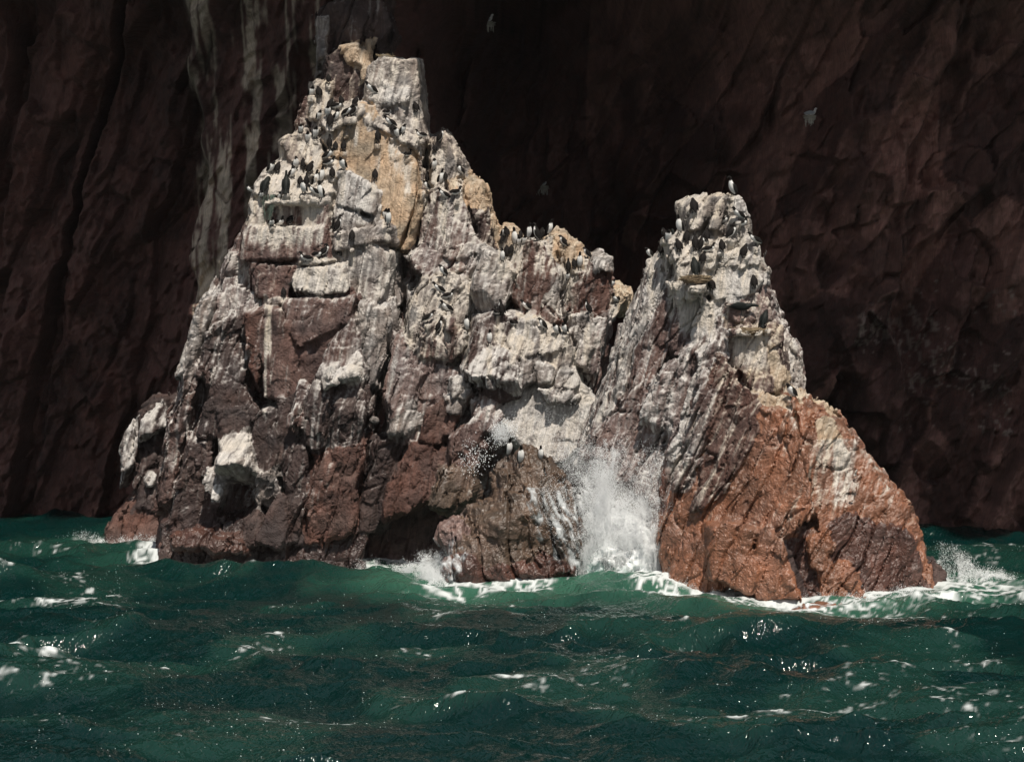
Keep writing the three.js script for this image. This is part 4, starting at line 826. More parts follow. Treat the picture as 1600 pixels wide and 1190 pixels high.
// webs of foam: the borders of drifting cells
function web(x, z) { const wx = x + 0.25 * vn(x * 1.3, z * 1.3, 81) + 0.1 * vn(x * 4, z * 4, 82), wz = z + 0.25 * vn(x * 1.3 + 9, z * 1.3, 83) + 0.1 * vn(x * 4, z * 4 + 7, 84); facet(wx * 0.85, wz * 1.9, 0.5); const a = 1 - sm(0, 0.22, fEdge); facet(wx * 1.9, wz * 3.6, 4.5); return Math.max(a, 0.8 * (1 - sm(0, 0.26, fEdge))); }
{
  const D = [-900, -300, -80, 0, 12, 22, 29, 34]; let d = 36.5; while (d < 92) { D.push(d); d += 0.052 + 0.0022 * (d - 36); } D.push(94, 98, 104, 112, 124);
  const nc = 620, S = [-9, -3, -1.6]; for (let i = 0; i <= nc; i++) S.push(-1.06 + 2.12 * i / nc); S.push(1.6, 3, 9);
  const nx = S.length, nr = D.length, pos = new Float32Array(nx * nr * 3), col = new Float32Array(nx * nr * 3), uv = new Float32Array(nx * nr * 2), foam = new Float32Array(nx * nr);
  for (let j = 0; j < nr; j++) for (let i = 0; i < nx; i++) {
    const k = j * nx + i, dd = D[j], hw = 0.2225 * Math.max(36, Math.min(95, dd)) + (dd < 36 ? (36 - dd) * 0.5 : 0), x = S[i] * hw, z = 66 - dd, fine = dd > 36 && dd < 93 && Math.abs(S[i]) < 1.07;
    const y = fine ? seaY(x, z) : swell(x, z) * (dd > 36 && dd < 93 ? 1 : 0.3), cs = SEA.chop;
    pos[k * 3] = x; pos[k * 3 + 1] = y; pos[k * 3 + 2] = z; uv[k * 2] = x / 2; uv[k * 2 + 1] = z / 2;
    let q = 0, near = 2, a = 0;
    if (fine) {
      near = shoreD(x, z);
      const n1 = vn(x * 0.5, z * 0.4, 60), n2 = vn(x * 1.6, z * 1.1, 61), n3 = vn(x * 3.2, z * 3.2, 62), n4 = vn(x * 2.6, z * 4.5, 63), n5 = vn(x * 5, z * 7.5, 64), n6 = vn(x * 11, z * 10, 65);
      const caps = sm(0.68, 1.15, cs * 0.75 + 0.55 * n1 + 0.3 * n2 - 0.05), sh = 1 - sm(0.15, 1.7 + 0.8 * n1 + (x > 3.5 && z > 0.5 ? 2.4 : 0.3), near), sh2 = 1 - sm(0.05, 0.75 + 0.3 * n2, near), drift = sm(0.2, 0.6, n1 + 0.4 * vn(x * 0.3, z * 0.3, 66));
      if (caps > 0.01 || sh > 0.01 || drift > 0.01) {
        const wb = web(x, z), br = 0.22 * n4 + 0.2 * n5 + 0.14 * n6;
        q = Math.max(caps * (0.22 + 0.32 * wb + 0.2 * n3 + br * 1.3), sh * (0.27 + 0.62 * wb + br + 0.15 * n3), sh2 * (0.62 + 0.3 * n3 + br), drift * (0.30 * wb + br * 0.8 + 0.1 * n3));
      }
      a = Math.max(0, Math.min(1, (x < -6 ? 0.3 : 0.95) * (1 - sm(0.2, 4.6, near + 0.9 * n1 + 0.4 * n2)) + 0.16 * sm(0.1, 0.7, n1 + 0.4 * cs)));  // greener aerated water near rocks; left bay darkened in colour for its shade
    }
    foam[k] = q;
    col[k * 3] = mix(0.0010, 0.036, a); col[k * 3 + 1] = mix(0.0150, 0.112, a); col[k * 3 + 2] = mix(0.0138, 0.075, a);
  }
  const idx = [], fi = [];
  for (let j = 0; j < nr - 1; j++) for (let i = 0; i < nx - 1; i++) { const a = j * nx + i, b = a + 1, c = a + nx + 1, e = a + nx; idx.push(a, b, c, a, c, e); if (Math.max(foam[a], foam[b], foam[c]) > 0.3) fi.push(a, b, c); if (Math.max(foam[a], foam[c], foam[e]) > 0.3) fi.push(a, c, e); }
  const ripple = grainTexture((u, v) => 0.5 + 0.5 * tiled(u, v, 9, 5) + 0.3 * tiled(u, v, 24, 15) + 0.2 * tiled(u, v, 60, 31));
  ripple.repeat.set(1, 0.7);
  const g = geo(pos, null, col, idx, uv), nor = g.getAttribute('normal').array;
  const sea = new THREE.Mesh(g, new THREE.MeshPhysicalMaterial({ vertexColors: true, roughness: 0.08, ior: 1.33, bumpMap: ripple, bumpScale: 0.085 }));
  sea.name = 'sea'; sea.userData.kind = 'structure'; top(sea);
  const map = new Map(), fp = [], fn = [], fc = [], F = fi.map(v => { let n = map.get(v); if (n === undefined) { n = fp.length / 3; map.set(v, n); fp.push(pos[v * 3], pos[v * 3 + 1] + 0.012 + 0.03 * Math.max(0, foam[v] - 0.5) * (0.5 + vn(pos[v * 3] * 20, 3, pos[v * 3 + 2] * 8)), pos[v * 3 + 2]); fn.push(nor[v * 3], nor[v * 3 + 1], nor[v * 3 + 2]); fc.push(1, 1, 1, 0.92 * sm(0.3, 0.75, foam[v])); } return n; });
  const fg = geo(fp, fn, null, F); fg.setAttribute('color', new THREE.BufferAttribute(new Float32Array(fc), 4));
  const fm = new THREE.Mesh(fg, new THREE.MeshStandardMaterial({ color: new THREE.Color(0.66, 0.70, 0.70), roughness: 0.6, vertexColors: true, transparent: true }));
  fm.name = 'foam'; tag(fm, 'white sea foam in lacy streaks on the green water', 'foam', null, 'stuff'); top(fm);
  console.log('sea tris', idx.length / 3, 'foam', fi.length / 3);
}

// ------------------------------------------------------------------ birds
// A body is one skin drawn round a spine of [forward, up, half width, half depth]; white(u, a) tells where the plumage is white
function skin(sp, n, color) {
  const pts = []; for (let i = 0; i < sp.length - 1; i++) for (let k = 0; k < 3; k++) { const t = k / 3, a = sp[Math.max(0, i - 1)], b = sp[i], c = sp[i + 1], d = sp[Math.min(sp.length - 1, i + 2)]; pts.push([0, 1, 2, 3].map(q => 0.5 * (2 * b[q] + (c[q] - a[q]) * t + (2 * a[q] - 5 * b[q] + 4 * c[q] - d[q]) * t * t + (3 * b[q] - a[q] - 3 * c[q] + d[q]) * t * t * t))); }
  pts.push(sp[sp.length - 1]);
  const pos = [], col = [], idx = [], m = pts.length;
  pts.forEach((p, i) => {
    const a = pts[Math.max(0, i - 1)], b = pts[Math.min(m - 1, i + 1)], l = Math.hypot(b[0] - a[0], b[1] - a[1]) || 1, tz = (b[0] - a[0]) / l, ty = (b[1] - a[1]) / l;
    for (let k = 0; k < n; k++) { const t = k / n * 6.28318, c = Math.cos(t), s = Math.sin(t); pos.push(p[2] * c, p[1] - tz * s * p[3] * 1, p[0] + ty * s * p[3]); const w = color(i / (m - 1), s, c); col.push(...w); }
  });
  for (let i = 0; i < m - 1; i++) for (let k = 0; k < n; k++) { const a = i * n + k, b = i * n + (k + 1) % n; idx.push(a, b + n, b, a, a + n, b + n); }
  const A = pos.length / 3; pos.push(0, pts[0][1], pts[0][0]); col.push(...color(0, 0, 0)); pos.push(0, pts[m - 1][1], pts[m - 1][0]); col.push(...color(1, 0, 0));
  for (let k = 0; k < n; k++) { const b = (k + 1) % n; idx.push(A, k, b, A + 1, (m - 1) * n + b, (m - 1) * n + k); }
  return geo(pos, null, col, idx);
}
const plumage = new THREE.MeshPhysicalMaterial({ vertexColors: true, roughness: 0.8, specularIntensity: 0.25 });
const darkFeather = new THREE.MeshPhysicalMaterial({ color: new THREE.Color(0.013, 0.011, 0.0105), roughness: 0.8, specularIntensity: 0.25 });
const shagFeather = new THREE.MeshPhysicalMaterial({ color: new THREE.Color(0.014, 0.016, 0.015), roughness: 0.6, specularIntensity: 0.3 });
const horn = new THREE.MeshStandardMaterial({ color: new THREE.Color(0.02, 0.018, 0.017), roughness: 0.5 });
const yellowHorn = new THREE.MeshStandardMaterial({ color: new THREE.Color(0.28, 0.2, 0.05), roughness: 0.5 });
const DK = [0.013, 0.011, 0.0105], WH = [0.80, 0.79, 0.77], GYF = [0.36, 0.38, 0.40];
function wing(sx, from, to, w, h, mat) {                       // a folded wing lying along the flank
  const g = new THREE.SphereGeometry(1, 10, 8), L = Math.hypot(to[0] - from[0], to[1] - from[1]) / 2; g.scale(w, h, L);
  const q = g.getAttribute('position'); for (let i = 0; i < q.count; i++) { const t = q.getZ(i) / L; if (t < 0) { q.setX(i, q.getX(i) * (1 + 0.5 * t)); q.setY(i, q.getY(i) * (1 + 0.55 * t)); } }
  g.rotateX(-Math.atan2(to[1] - from[1], to[0] - from[0])); g.translate(sx, (from[1] + to[1]) / 2, (from[0] + to[0]) / 2); g.computeVertexNormals(); return new THREE.Mesh(g, mat);
}
function bill(a, b, r, mat) { const g = new THREE.ConeGeometry(r, Math.hypot(b[0] - a[0], b[1] - a[1]), 7); g.scale(0.7, 1, 1); g.translate(0, Math.hypot(b[0] - a[0], b[1] - a[1]) / 2, 0); g.rotateX(Math.atan2(b[0] - a[0], b[1] - a[1])); g.translate(0, a[1], a[0]); return new THREE.Mesh(g, mat); }
function foot(sx, z, mat) {
  const leg = new THREE.CylinderGeometry(0.011, 0.012, 0.06, 6); leg.translate(sx, 0.03, z);
  const web = new THREE.ConeGeometry(0.032, 0.075, 5); web.scale(1, 1, 0.25); web.rotateX(Math.PI / 2); web.rotateY(Math.PI); web.translate(sx, 0.006, z + 0.03);
  return new THREE.Mesh(mergeGeometries([leg, web]), mat);
}
const AUK = {
  U: [[[-.115, .03, .012, .008], [-.09, .06, .03, .025], [-.052, .12, .062, .055], [-.02, .19, .076, .07], [.005, .26, .071, .062], [.02, .315, .05, .046], [.026, .355, .034, .034], [.034, .39, .03, .032], [.055, .412, .028, .03], [.086, .411, .016, .018]], [[.088, .41], [.142, .402]], [[-.115, .05], [-.005, .275]]],
  H: [[[-.13, .035, .012, .008], [-.10, .055, .03, .028], [-.055, .105, .066, .06], [-.01, .165, .082, .076], [.028, .22, .075, .066], [.052, .255, .054, .05], [.07, .28, .038, .036], [.093, .295, .031, .032], [.12, .292, .017, .019]], [[.122, .29], [.172, .277]], [[-.125, .05], [.025, .235]]],
  L: [[[-.2, .085, .014, .008], [-.16, .082, .03, .02], [-.09, .085, .062, .052], [-.01, .1, .08, .066], [.06, .125, .072, .06], [.1, .16, .05, .046], [.115, .198, .035, .034], [.125, .232, .031, .032], [.147, .25, .028, .03], [.174, .248, .016, .018]], [[.176, .247], [.228, .24]], [[-.19, .105], [.06, .15]]],
  S: [[[-.175, .06, .012, .008], [-.14, .08, .03, .022], [-.08, .115, .062, .052], [-.015, .155, .079, .066], [.05, .2, .072, .06], [.09, .235, .05, .046], [.112, .268, .035, .034], [.128, .296, .03, .032], [.152, .31, .028, .029], [.178, .306, .016, .018]], [[.18, .305], [.232, .297]], [[-.165, .075], [.05, .225]]],
  P: [[[-.13, .035, .012, .008], [-.10, .055, .03, .028], [-.055, .105, .066, .06], [-.01, .165, .082, .076], [.03, .22, .074, .066], [.058, .262, .05, .046], [.06, .3, .036, .036], [.03, .326, .031, .032], [-.008, .312, .028, .028], [-.03, .285, .016, .018]], [[-.03, .286], [-.062, .24]], [[-.125, .05], [.025, .235]]],
};
const proto = {};
for (const k in AUK) {
  const [sp, bl, wg] = AUK[k], t = new THREE.Group();
  const body = new THREE.Mesh(skin(sp, 12, (u, s, c) => { const wob = 0.03 * c; return u > 0.1 && u < 0.60 + wob && s > 0.12 - 0.25 * u ? WH : DK; }), plumage); body.name = 'body'; t.add(body);
  const b = bill(...bl, 0.011, horn); b.name = 'bill'; t.add(b);
  for (const s of [-1, 1]) { const w = wing(s * 0.066, wg[0], wg[1], 0.02, 0.052, darkFeather); w.name = 'wing'; t.add(w); const f = foot(s * 0.032, k === 'L' ? 0 : -0.02, horn); f.name = 'foot'; t.add(f); }
  proto[k] = t;
}
const SHAG = {
  T: [[[-.2, .03, .05, .012], [-.15, .1, .05, .035], [-.09, .2, .085, .075], [-.03, .32, .102, .095], [.02, .42, .088, .08], [.045, .5, .055, .052], [.045, .57, .037, .038], [.05, .625, .033, .035], [.078, .655, .033, .035], [.115, .652, .02, .022]], [[.117, .65], [.19, .638]], [[-.2, .1], [.01, .44]]],
  C: [[[-.2, .03, .05, .012], [-.15, .1, .05, .035], [-.09, .19, .088, .078], [-.03, .3, .108, .1], [.02, .39, .092, .085], [.06, .46, .058, .055], [.10, .50, .04, .04], [.145, .49, .035, .036], [.165, .445, .033, .034], [.155, .405, .02, .022]], [[.155, .407], [.125, .35]], [[-.2, .1], [.01, .41]]],
  F: [[[-.46, .24, .06, .012], [-.34, .225, .045, .024], [-.22, .21, .075, .06], [-.06, .205, .108, .095], [.09, .225, .1, .085], [.19, .25, .062, .056], [.27, .255, .042, .042], [.33, .25, .036, .037], [.37, .24, .032, .033], [.405, .23, .02, .022]], [[.407, .229], [.475, .205]], [[-.34, .25], [.1, .265]]],
};
for (const k in SHAG) {
  const [sp, bl, wg] = SHAG[k], t = new THREE.Group();
  const body = new THREE.Mesh(skin(sp, 14, () => [0.014, 0.016, 0.015]), shagFeather); body.name = 'body'; t.add(body);
  const b = bill(...bl, 0.013, yellowHorn); b.name = 'bill'; t.add(b);
  for (const s of [-1, 1]) { const w = wing(s * 0.09, wg[0], wg[1], 0.03, 0.085, shagFeather); w.name = 'wing'; t.add(w); const f = foot(s * 0.045, -0.03, horn); f.scale.set(1.3, k === 'F' ? 2.4 : 1.5, 1.3); f.name = 'foot'; t.add(f); }
  proto['shag' + k] = t;
}
{
  const t = new THREE.Group(), sp = AUK.L[0].map(p => [p[0], p[1], p[2] * 1.05, p[3]]);
  const body = new THREE.Mesh(skin(sp, 12, (u, s) => u > 0.5 || s > 0.1 ? WH : GYF), plumage); body.name = 'body'; t.add(body);
  const b = bill([.174, .247], [.21, .24], 0.009, yellowHorn); b.name = 'bill'; t.add(b);
  for (const s of [-1, 1]) { const w = wing(s * 0.066, [-.22, .115], [.06, .15], 0.02, 0.05, new THREE.MeshStandardMaterial({ color: new THREE.Color(...GYF), roughness: 0.7 })); w.name = 'wing'; t.add(w); }
  proto.kittiwake = t;
}
function perch(name, src, b, label, cat, group, lift = 0, deep = 0) {
  const t = src.clone(); t.name = numbered(name); tag(t, label, cat, group); const p = stand(b, lift);
  t.position.set(p[0], p[1], p[2] + deep); t.rotation.y = b.h * Math.PI / 180; t.scale.setScalar(b.s); top(t); return t;
}
for (const b of BIRDS) perch('guillemot', proto[b.pose], b, b.label, 'bird', GROUPOF(b));

// nests: a shallow bowl of bent twigs
const twigMat = [new THREE.MeshStandardMaterial({ color: new THREE.Color(0.30, 0.235, 0.15), roughness: 0.9 }), new THREE.MeshStandardMaterial({ color: new THREE.Color(0.16, 0.115, 0.07), roughness: 0.9 })];
function twigs(rx, h, n, seed) {
  const r = rng(seed), out = [];
  for (let i = 0; i < n; i++) {
    const a = r() * 6.283, R = rx * (0.55 + 0.5 * r()), y = h * r(), s = (0.25 + 0.5 * r()) * (r() < 0.5 ? 1 : -1), L = 0.5 + 0.6 * r(), pts = [];
    for (let k = 0; k < 4; k++) { const t = a + s * L * (k / 3 - 0.5) * 1.6, q = R * (1 + 0.25 * (r() - 0.5)) + (k === 3 && r() < 0.3 ? 0.08 : 0); pts.push(new THREE.Vector3(Math.cos(t) * q, y + (r() - 0.5) * 0.05, Math.sin(t) * q * 0.8)); }
    out.push(new THREE.TubeGeometry(new THREE.CatmullRomCurve3(pts), 5, 0.006 + 0.005 * r(), 4));
  }
  return mergeGeometries(out);
}
function nest(b, rx, h, n, seed, label, mats = twigMat) {
  const t = new THREE.Group(); t.name = numbered('nest'); tag(t, label, 'nest');
  const prof = [[0.02, 0.02], [rx * 0.5, 0.03], [rx * 0.72, h * 0.85], [rx * 0.85, h * 0.9], [rx * 0.95, h * 0.4], [rx * 0.8, -0.06]].map(([x, y]) => new THREE.Vector2(x, y));
  const bg = new THREE.LatheGeometry(prof, 22); bg.scale(1, 1, 0.8); const q = bg.getAttribute('position'); for (let i = 0; i < q.count; i++) q.setY(i, q.getY(i) + 0.03 * vn(q.getX(i) * 9, q.getY(i) * 9, q.getZ(i) * 9 + seed)); bg.computeVertexNormals();
  const bowl = new THREE.Mesh(bg, mats[1]); bowl.name = 'bowl'; t.add(bowl);
  for (let i = 0; i < 2; i++) { const m = new THREE.Mesh(twigs(rx, h, n, seed + i), mats[i]); m.name = 'twigs'; m.userData.kind = 'stuff'; t.add(m); }
  t.position.set(...b); return top(t);
}
NESTS.forEach((b, i) => { const p = stand(b); b.top = p[1] + 0.04; nest([p[0], p[1] - 0.02, p[2]], b.rx, 0.15, 90, 400 + i * 10, b.label); });
for (const b of SHAGS) perch('shag', proto['shag' + b.pose], b, b.label, 'bird', null, b.y > 430 && b.x > 1080 ? 0.05 : 0, b.y > 430 && b.x < 1100 ? 0.12 : 0);

// ------------------------------------------------------------------ kittiwakes on the cliff, netting, dry tuft
function cliffSpot(px, py) { const r = ray(px, py), o = {}; for (let z = -3; z > -42; z -= 0.04) { const t = (z - EYE[2]) / r[2], x = r[0] * t, y = EYE[1] + r[1] * t; if (cliffZ(x, y, o) > z) return [x, y, z]; } return P(px, py, -18); }
const mudMat = [new THREE.MeshStandardMaterial({ color: new THREE.Color(0.58, 0.55, 0.48), roughness: 0.95 }), new THREE.MeshStandardMaterial({ color: new THREE.Color(0.42, 0.39, 0.32), roughness: 0.95 })];
const kittiwake = proto.kittiwake;
[[1267, 186, 100, 'kittiwake with white head sitting on a pale nest on the dark right wall', 'pale nest with hanging straw stuck on the dark right wall under a kittiwake'],
[762, 40, 80, 'kittiwake half seen on a nest at the dark top of the cave', 'grey weedy nest high in the dark top of the cave'],
[847, 295, 95, 'kittiwake on a nest low on the dark back wall of the cave', 'brown nest on a knob of the dark back wall of the cave']].forEach(([x, y, h, label, nl], i) => {
  const p = cliffSpot(x, y), s = (66 - p[2]) / 78, q = [p[0], p[1], p[2] + 0.16];
  const n = nest(q, 0.22 * s, 0.12, 60, 900 + i * 7, nl, mudMat);
  const strands = [], r = rng(950 + i); for (let k = 0; k < 26; k++) { const a = r() * 3.1416, x0 = Math.cos(a) * 0.2, z0 = Math.sin(a) * 0.15; strands.push(new THREE.TubeGeometry(new THREE.CatmullRomCurve3([new THREE.Vector3(x0, 0.06, z0), new THREE.Vector3(x0 * 1.15, -0.05, z0 + 0.02), new THREE.Vector3(x0 * 1.1 + (r() - 0.5) * 0.06, -0.14 - 0.16 * r(), z0)]), 5, 0.008, 4)); }
  const m = new THREE.Mesh(mergeGeometries(strands), mudMat[0]); m.name = 'straw'; m.userData.kind = 'stuff'; n.add(shade(m));
  const t = kittiwake.clone(); t.name = numbered('kittiwake'); tag(t, label, 'bird', 'kittiwakes nesting on the cliff'); t.position.set(q[0], q[1] + 0.06, q[2]); t.rotation.y = h * Math.PI / 180; t.scale.setScalar(1.15 * s); top(t);
});
{
  const b = { x: 419, y: 305 }, p = stackA.cast(b.x, b.y, 2, -12) || P(418, 304, -6), r = rng(31), out = [];
  for (let k = 0; k < 20; k++) { const x = (r() - 0.5) * 0.34, pts = [new THREE.Vector3(x, 0.06 * r(), -0.02), new THREE.Vector3(x * 1.1 + (r() - 0.5) * 0.1, -0.03, 0.13), new THREE.Vector3(x * 0.9 + (r() - 0.5) * 0.12, -0.25 - 0.3 * r(), 0.14), new THREE.Vector3(x * 0.7 + (r() - 0.5) * 0.2, -0.45 - 0.5 * r(), 0.10)]; out.push(new THREE.TubeGeometry(new THREE.CatmullRomCurve3(pts), 8, 0.007, 4)); }
  const net = new THREE.Mesh(mergeGeometries(out), new THREE.MeshStandardMaterial({ color: new THREE.Color(0.10, 0.14, 0.115), roughness: 0.9 })); net.name = 'fishing_net'; net.position.set(...p);
  top(tag(net, 'tangle of old green netting hanging over the recess of the white cube', 'netting'));
  const a = P(600, 90, -8.1), tw = [];
  for (let k = 0; k < 40; k++) { const x = (r() - 0.5) * 0.5; tw.push(new THREE.TubeGeometry(new THREE.CatmullRomCurve3([new THREE.Vector3(x, -0.1, 0), new THREE.Vector3(x + (r() - 0.5) * 0.15, 0.06 + 0.08 * r(), 0.05), new THREE.Vector3(x + (r() - 0.5) * 0.4, 0.05 + 0.3 * r() * r(), 0.1 * r())]), 5, 0.007, 4)); }
  const tuft = new THREE.Mesh(mergeGeometries(tw), twigMat[0]); tuft.name = 'dry_tuft'; const pp = stackA.cast(600, 92, 2, -14) || a; tuft.position.set(pp[0], pp[1], pp[2] - 0.1);
  top(tag(tuft, 'dry tuft of stalks on top of the grey tower', 'plant'));
}

// ------------------------------------------------------------------ white water
class Surge extends Rock {
  d(x, y, z) {
    const a = vn(x * 1.6, y * 1.6, z * 1.6), b = vn(x * 3.7, y * 3.7 + 5, z * 3.7), d = this.base(x + 0.12 * b, y + 0.12 * a, z);
    if (d > 0.8 || d < -0.8) return d;
    return d - 0.16 * a - 0.12 * b - 0.085 * vn(x * 8, y * 7, z * 8) - 0.06 * vn(x * 16, y * 14, z * 16) - 0.03 * vn(x * 30, y * 28, z * 30);
  }
  alpha(x, y, z) { const n = vn(x * 2.2, y * 1.5, z * 2) + 0.6 * vn(x * 6, y * 3.6, z * 6) + 0.45 * vn(x * 15, y * 9, z * 15) + 0.35 * vn(x * 33, y * 22, z * 30); return 0.06 + 0.92 * sm(-0.8, 0.35, n + 0.4 * (1.4 - y)); }
  color(x, y, z, nx, ny, nz, b, out) {
    const n = vn(x * 1.3, y * 1.1, z + 4), m = vn(x * 5, y * 3, z * 4), t = sm(0.1, 0.75, 0.85 - y * 0.6 + 0.6 * n + 0.35 * m) * 0.75;
    out[0] = mix(0.90, 0.28, t); out[1] = mix(0.92, 0.50, t); out[2] = mix(0.93, 0.44, t); return 0;
  }
}
const froth = new THREE.MeshStandardMaterial({ vertexColors: true, roughness: 0.8, transparent: true });
const S1 = new Surge({ melt: 0.35, lean: 0, keep: 1 });
S1.E(970, 890, 0.4, 1.25, 0.95, 0.8, { n: 'white_water' }).E(955, 832, 0.0, 0.9, 0.85, 0.6).E(1005, 860, 0.2, 0.62, 0.8, 0.6).E(935, 800, -0.2, 0.55, 0.6, 0.4);
for (const [s, label] of [[S1, 'heap of churned white water in the gap between the dome and the orange ridge']]) {
  const t = new THREE.Group(); t.name = 'breaking_wave'; tag(t, label, 'breaking wave', null, 'stuff'); s.mesh(t, froth, 0.045); top(t);
}
const dropMat = new THREE.MeshStandardMaterial({ color: new THREE.Color(0.95, 0.96, 0.97), roughness: 0.6 });
// jets of water thrown up along a line at the sea's surface: every jet is a string of drops stretched along its flight
function burst(name, label, seed, a, b, jets, per, height, side, push, r0 = 0.0045, r1 = 0.013) {
  const r = rng(seed), out = [], q = new THREE.Quaternion(), up = new THREE.Vector3(0, 1, 0), v = new THREE.Vector3(), p = new THREE.Vector3(), s = new THREE.Vector3(), m4 = new THREE.Matrix4();
  for (let j = 0; j < jets; j++) {
    const t = r(), h = height(t) * (0.25 + 0.8 * Math.pow(r(), 0.8)) * (1 + 0.6 * vn(t * 9, seed, 2)), vy = Math.sqrt(2 * 9.8 * h), x0 = mix(a[0], b[0], t) + (r() - 0.5) * 0.45, z0 = mix(a[2], b[2], t) + (r() - 0.5) * 0.8, y0 = seaY(x0, z0) - 0.05, vx = (r() + r() - 1) * side + push[0], vz = (r() + r() - 1) * side * 0.7 + push[1], T = vy / 9.8 * (1.0 + 0.55 * r()), n = per * (0.4 + 1.2 * r()), ph = r() * 50, rope = r() < 0.4 ? 0.45 : 1.05;
    for (let i = 0; i < n; i++) {
      const u = Math.pow(r(), 0.85), tt = u * T, k = (0.02 + 0.11 * u) * rope, g = () => (r() + r() + r() - 1.5) * k * 1.6;
      if (vn(u * 9 + ph, j, 3) < -0.25 && r() < 0.8) continue;
      p.set(x0 + vx * tt + g(), y0 + vy * tt - 4.9 * tt * tt + g(), z0 + vz * tt + g()); if (p.y < -0.1) continue;
      v.set(vx, vy - 9.8 * tt, vz).normalize(); q.setFromUnitVectors(up, v); const w = mix(r0, r1, r() * r() * r()) * (1.15 - 0.5 * u); s.set(w, w * (1.3 + 2.2 * r()), w); out.push(m4.clone().compose(p, q, s));
    }
  }
  const m = new THREE.InstancedMesh(new THREE.OctahedronGeometry(1, 0), dropMat, out.length); out.forEach((e, i) => m.setMatrixAt(i, e)); m.name = numbered(name); top(tag(m, label, 'spray', null, 'stuff')); return out.length;
}
const hump = (t, L) => { const i = Math.min(L.length - 2, Math.floor(t * (L.length - 1))), f = t * (L.length - 1) - i; return mix(L[i], L[i + 1], f); };
console.log('burst', burst('water_burst', 'tall burst of white water breaking in the gap between dome and orange ridge', 61, P(898, 905, 0.6), P(1036, 905, 0.7), 520, 420, t => hump(t, [1.9, 2.4, 2.6, 2.3, 1.9, 1.2]), 1.0, [-0.1, 0.1]),
  burst('water_burst', 'white surf breaking on the left side of the wave-washed boulder', 62, P(618, 838, 0.0), P(740, 822, 0.4), 190, 120, t => hump(t, [0.12, 0.3, 0.5, 0.4, 0.25]), 0.8, [0.3, 0.2]),
  burst('water_burst', 'white surf sliding down past the low left end of the boulder', 63, P(660, 862, 0.9), P(690, 915, 1.9), 90, 150, t => hump(t, [0.35, 0.4, 0.25]), 0.6, [-0.2, 0.2]),
  burst('water_burst', 'white surf leaping round the right end of the orange ridge', 64, P(1472, 925, 0.2), P(1570, 925, 0.4), 110, 150, t => hump(t, [0.9, 0.5, 0.25, 0.15]), 0.8, [0.2, 0]),
  burst('water_burst', 'thin surf splashing along the foot of the left stack', 65, P(440, 852, -3.6), P(600, 838, -3.2), 90, 28, t => 0.12 + 0.12 * t, 0.5, [0, 0.1]),
  burst('water_burst', 'low surf splashing along the foot of the orange ridge', 66, P(1050, 925, 2.2), P(1460, 950, 4.2), 200, 45, t => 0.14, 0.6, [0, 0.2]),
  burst('water_burst', 'low surf in the bay left of the tall stack', 67, P(90, 830, -10.5), P(250, 845, -8.5), 110, 45, t => 0.2, 0.6, [0, 0.1]));
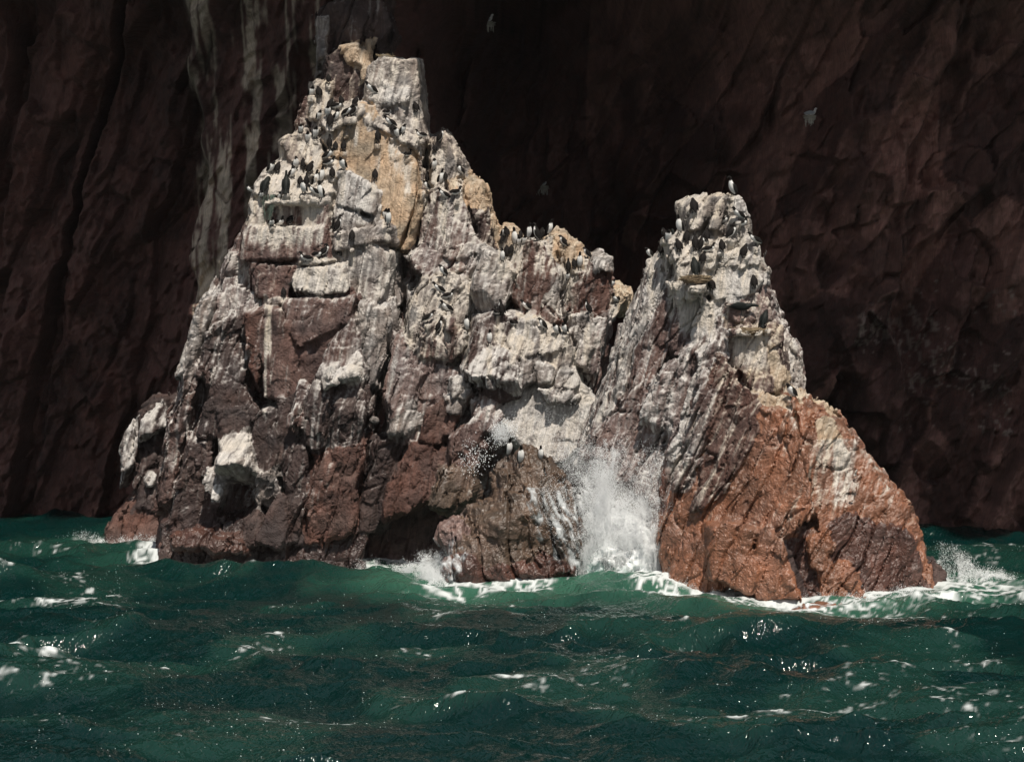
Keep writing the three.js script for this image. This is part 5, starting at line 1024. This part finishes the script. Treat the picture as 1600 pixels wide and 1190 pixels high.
// droplets: small balls of water thrown up round the breaking waves
{
  const r = rng(5150), gs = () => (r() + r() + r() + r() - 2) * 0.9, list = [], m4 = new THREE.Matrix4();
  const cloud = (px, py, z, rx, ry, rz, n, s0, s1) => { const c = P(px, py, z); for (let i = 0; i < n; i++) { const x = c[0] + gs() * rx, y = c[1] + gs() * ry, zz = c[2] + gs() * rz; if (y < -0.2) continue; const k = vn(x * 2.6, y * 2.2, zz * 2.6) + 0.5 * vn(x * 7, y * 6, zz * 7); if (k < r() * 1.2 - 0.75) continue; list.push(x, y, zz, mix(s0, s1, r() * r())); } };
  cloud(965, 830, 0.5, 1.0, 1.1, 0.8, 30000, 0.005, 0.013);
  cloud(945, 765, -0.2, 0.75, 0.75, 0.6, 14000, 0.005, 0.012);
  cloud(1010, 800, 0.3, 0.55, 0.9, 0.5, 24000, 0.004, 0.012);
  cloud(900, 720, -0.6, 1.1, 0.7, 0.6, 9000, 0.004, 0.012);
  cloud(965, 735, -0.3, 0.9, 0.5, 0.5, 7000, 0.004, 0.012);
  cloud(1020, 730, 0.4, 0.7, 0.6, 0.5, 3500, 0.005, 0.013);
  cloud(785, 675, -1.6, 0.35, 0.35, 0.3, 3200, 0.005, 0.018);
  cloud(745, 715, -1.0, 0.45, 0.5, 0.4, 700, 0.008, 0.022);
  cloud(850, 655, -2.0, 1.3, 0.6, 0.5, 1500, 0.004, 0.012);
  cloud(860, 790, 1.0, 0.55, 0.8, 0.5, 5000, 0.004, 0.012);
  const dm = new THREE.InstancedMesh(new THREE.OctahedronGeometry(1, 0), dropMat, list.length / 4);
  for (let i = 0; i < list.length; i += 4) { m4.makeScale(list[i + 3], list[i + 3] * 1.3, list[i + 3]); m4.setPosition(list[i], list[i + 1], list[i + 2]); dm.setMatrixAt(i / 4, m4); }
  dm.name = 'spray'; top(tag(dm, 'white spray of droplets flung up round the rocks', 'spray', null, 'stuff')); console.log('droplets', list.length / 4);
  // white flecks on the water, standing in for foam specks and sun glints
  const fl = []; for (let i = 0; i < 6000; i++) { const d = 37 + 40 * Math.pow(r(), 0.8), x = (r() * 2 - 1) * d * 0.222, z = 66 - d; if (vn(x * 0.5, z * 0.4, 60) + 0.8 * vn(x * 1.7, z * 1.3, 80) < r() * 1.5 - 0.6) continue; if (z < 8 && shoreD(x, z) < 0.05) continue; fl.push(x, seaY(x, z), z, 0.005 + 0.016 * r() * r() * r() * r()); }
  const fm = new THREE.InstancedMesh(new THREE.OctahedronGeometry(1, 1), new THREE.MeshStandardMaterial({ color: new THREE.Color(0.8, 0.83, 0.83), roughness: 0.5 }), fl.length / 4);
  for (let i = 0; i < fl.length; i += 4) { m4.makeScale(fl[i + 3] * 1.5, fl[i + 3] * 0.7, fl[i + 3] * 1.5); m4.setPosition(fl[i], fl[i + 1] + 0.004, fl[i + 2]); fm.setMatrixAt(i / 4, m4); }
  fm.name = 'foam_glint_flecks'; top(tag(fm, 'small white flecks standing in for foam specks and sun glints on the open water', 'foam', null, 'stuff'));
}
// water and foam running down the boulders: a thin skin lying on the rock
function runoff(rock, name, label, mask) {
  const { pos, nor, F } = rock.shell, n = pos.length / 3, a = new Float32Array(n), map = new Map(), p = [], nn = [], c = [], I = [];
  for (let i = 0; i < n; i++) a[i] = nor[i * 3 + 2] > -0.2 ? mask(pos[i * 3], pos[i * 3 + 1], pos[i * 3 + 2], nor[i * 3 + 1]) : 0;
  for (let f = 0; f < F.length; f += 3) if (Math.max(a[F[f]], a[F[f + 1]], a[F[f + 2]]) > 0.02) for (let k = 0; k < 3; k++) { const v = F[f + k]; let q = map.get(v); if (q === undefined) { q = p.length / 3; map.set(v, q); for (let e = 0; e < 3; e++) { p.push(pos[v * 3 + e] + nor[v * 3 + e] * (0.012 + 0.02 * a[v])); nn.push(nor[v * 3 + e]); } c.push(1, 1, 1, a[v]); } I.push(q); }
  const g = geo(p, nn, null, I); g.setAttribute('color', new THREE.BufferAttribute(new Float32Array(c), 4));
  const m = new THREE.Mesh(g, new THREE.MeshStandardMaterial({ color: new THREE.Color(0.74, 0.77, 0.79), roughness: 0.5, vertexColors: true, transparent: true })); m.name = name; top(tag(m, label, 'foam', null, 'stuff'));
}
runoff(dome, 'foam_runoff', 'white foam streaming down the right side of the wave-washed boulder', (x, y, z) => {
  const n1 = vn(x * 1.4, y * 0.9, z), w = 0.25 * vn(x * 2, y * 1.2, z * 2), f = x + 0.35 * y + w;   // runs slant with the slope
  const s1 = 1 - Math.abs(vn(f * 4.2, y * 0.8, z * 1.5)) * 3.2, s2 = 1 - Math.abs(vn(f * 9, y * 1.7 + 4, z * 2.5)) * 2.8, s3 = vn(f * 22, y * 3.5, z * 6), n4 = vn(x * 13, y * 9, z * 12);
  const zone = Math.max(0.95 * sm(0.5, 1.5, x + 0.4 * n1) * sm(0.1, 0.8, y), 0.9 * (1 - sm(0.15, 0.6, Math.abs(x - 0.75 - 0.25 * (2.2 - y) + 0.3 * n1))) * sm(0.9, 1.6, y), 0.9 * (1 - sm(-1.7, -1.1, x + 0.3 * n1)) * (1 - sm(1.2, 1.8, y)), 0.55 * (1 - sm(0.05, 0.45, y + 0.2 * n1)));
  return (y > 2.9 ? 0 : 0.85) * sm(0.42, 1.05, zone * (0.42 + 0.4 * Math.max(s1, s2) + 0.25 * Math.min(s1, s2)) + 0.16 * s3 + 0.16 * n4);
});
runoff(awash, 'foam_runoff', 'foam washing over the low orange rock in front of the ridge', (x, y, z) => {
  const n2 = vn(x * 4, y * 3, z * 3), n3 = vn(x * 11, y * 8, z * 9), lace = 1 - Math.abs(vn(x * 3.2 + n3 * 0.4, y * 3, z * 3)) * 3.6; return 0.9 * sm(0.35, 0.8, 0.35 + 0.5 * lace + 0.3 * n3 + 0.2 * n2);
});

// thin spray-laden air
scene.fog = new THREE.FogExp2(new THREE.Color(0.8, 0.8, 0.82), 0.00006);
renderer.render(scene, camera);
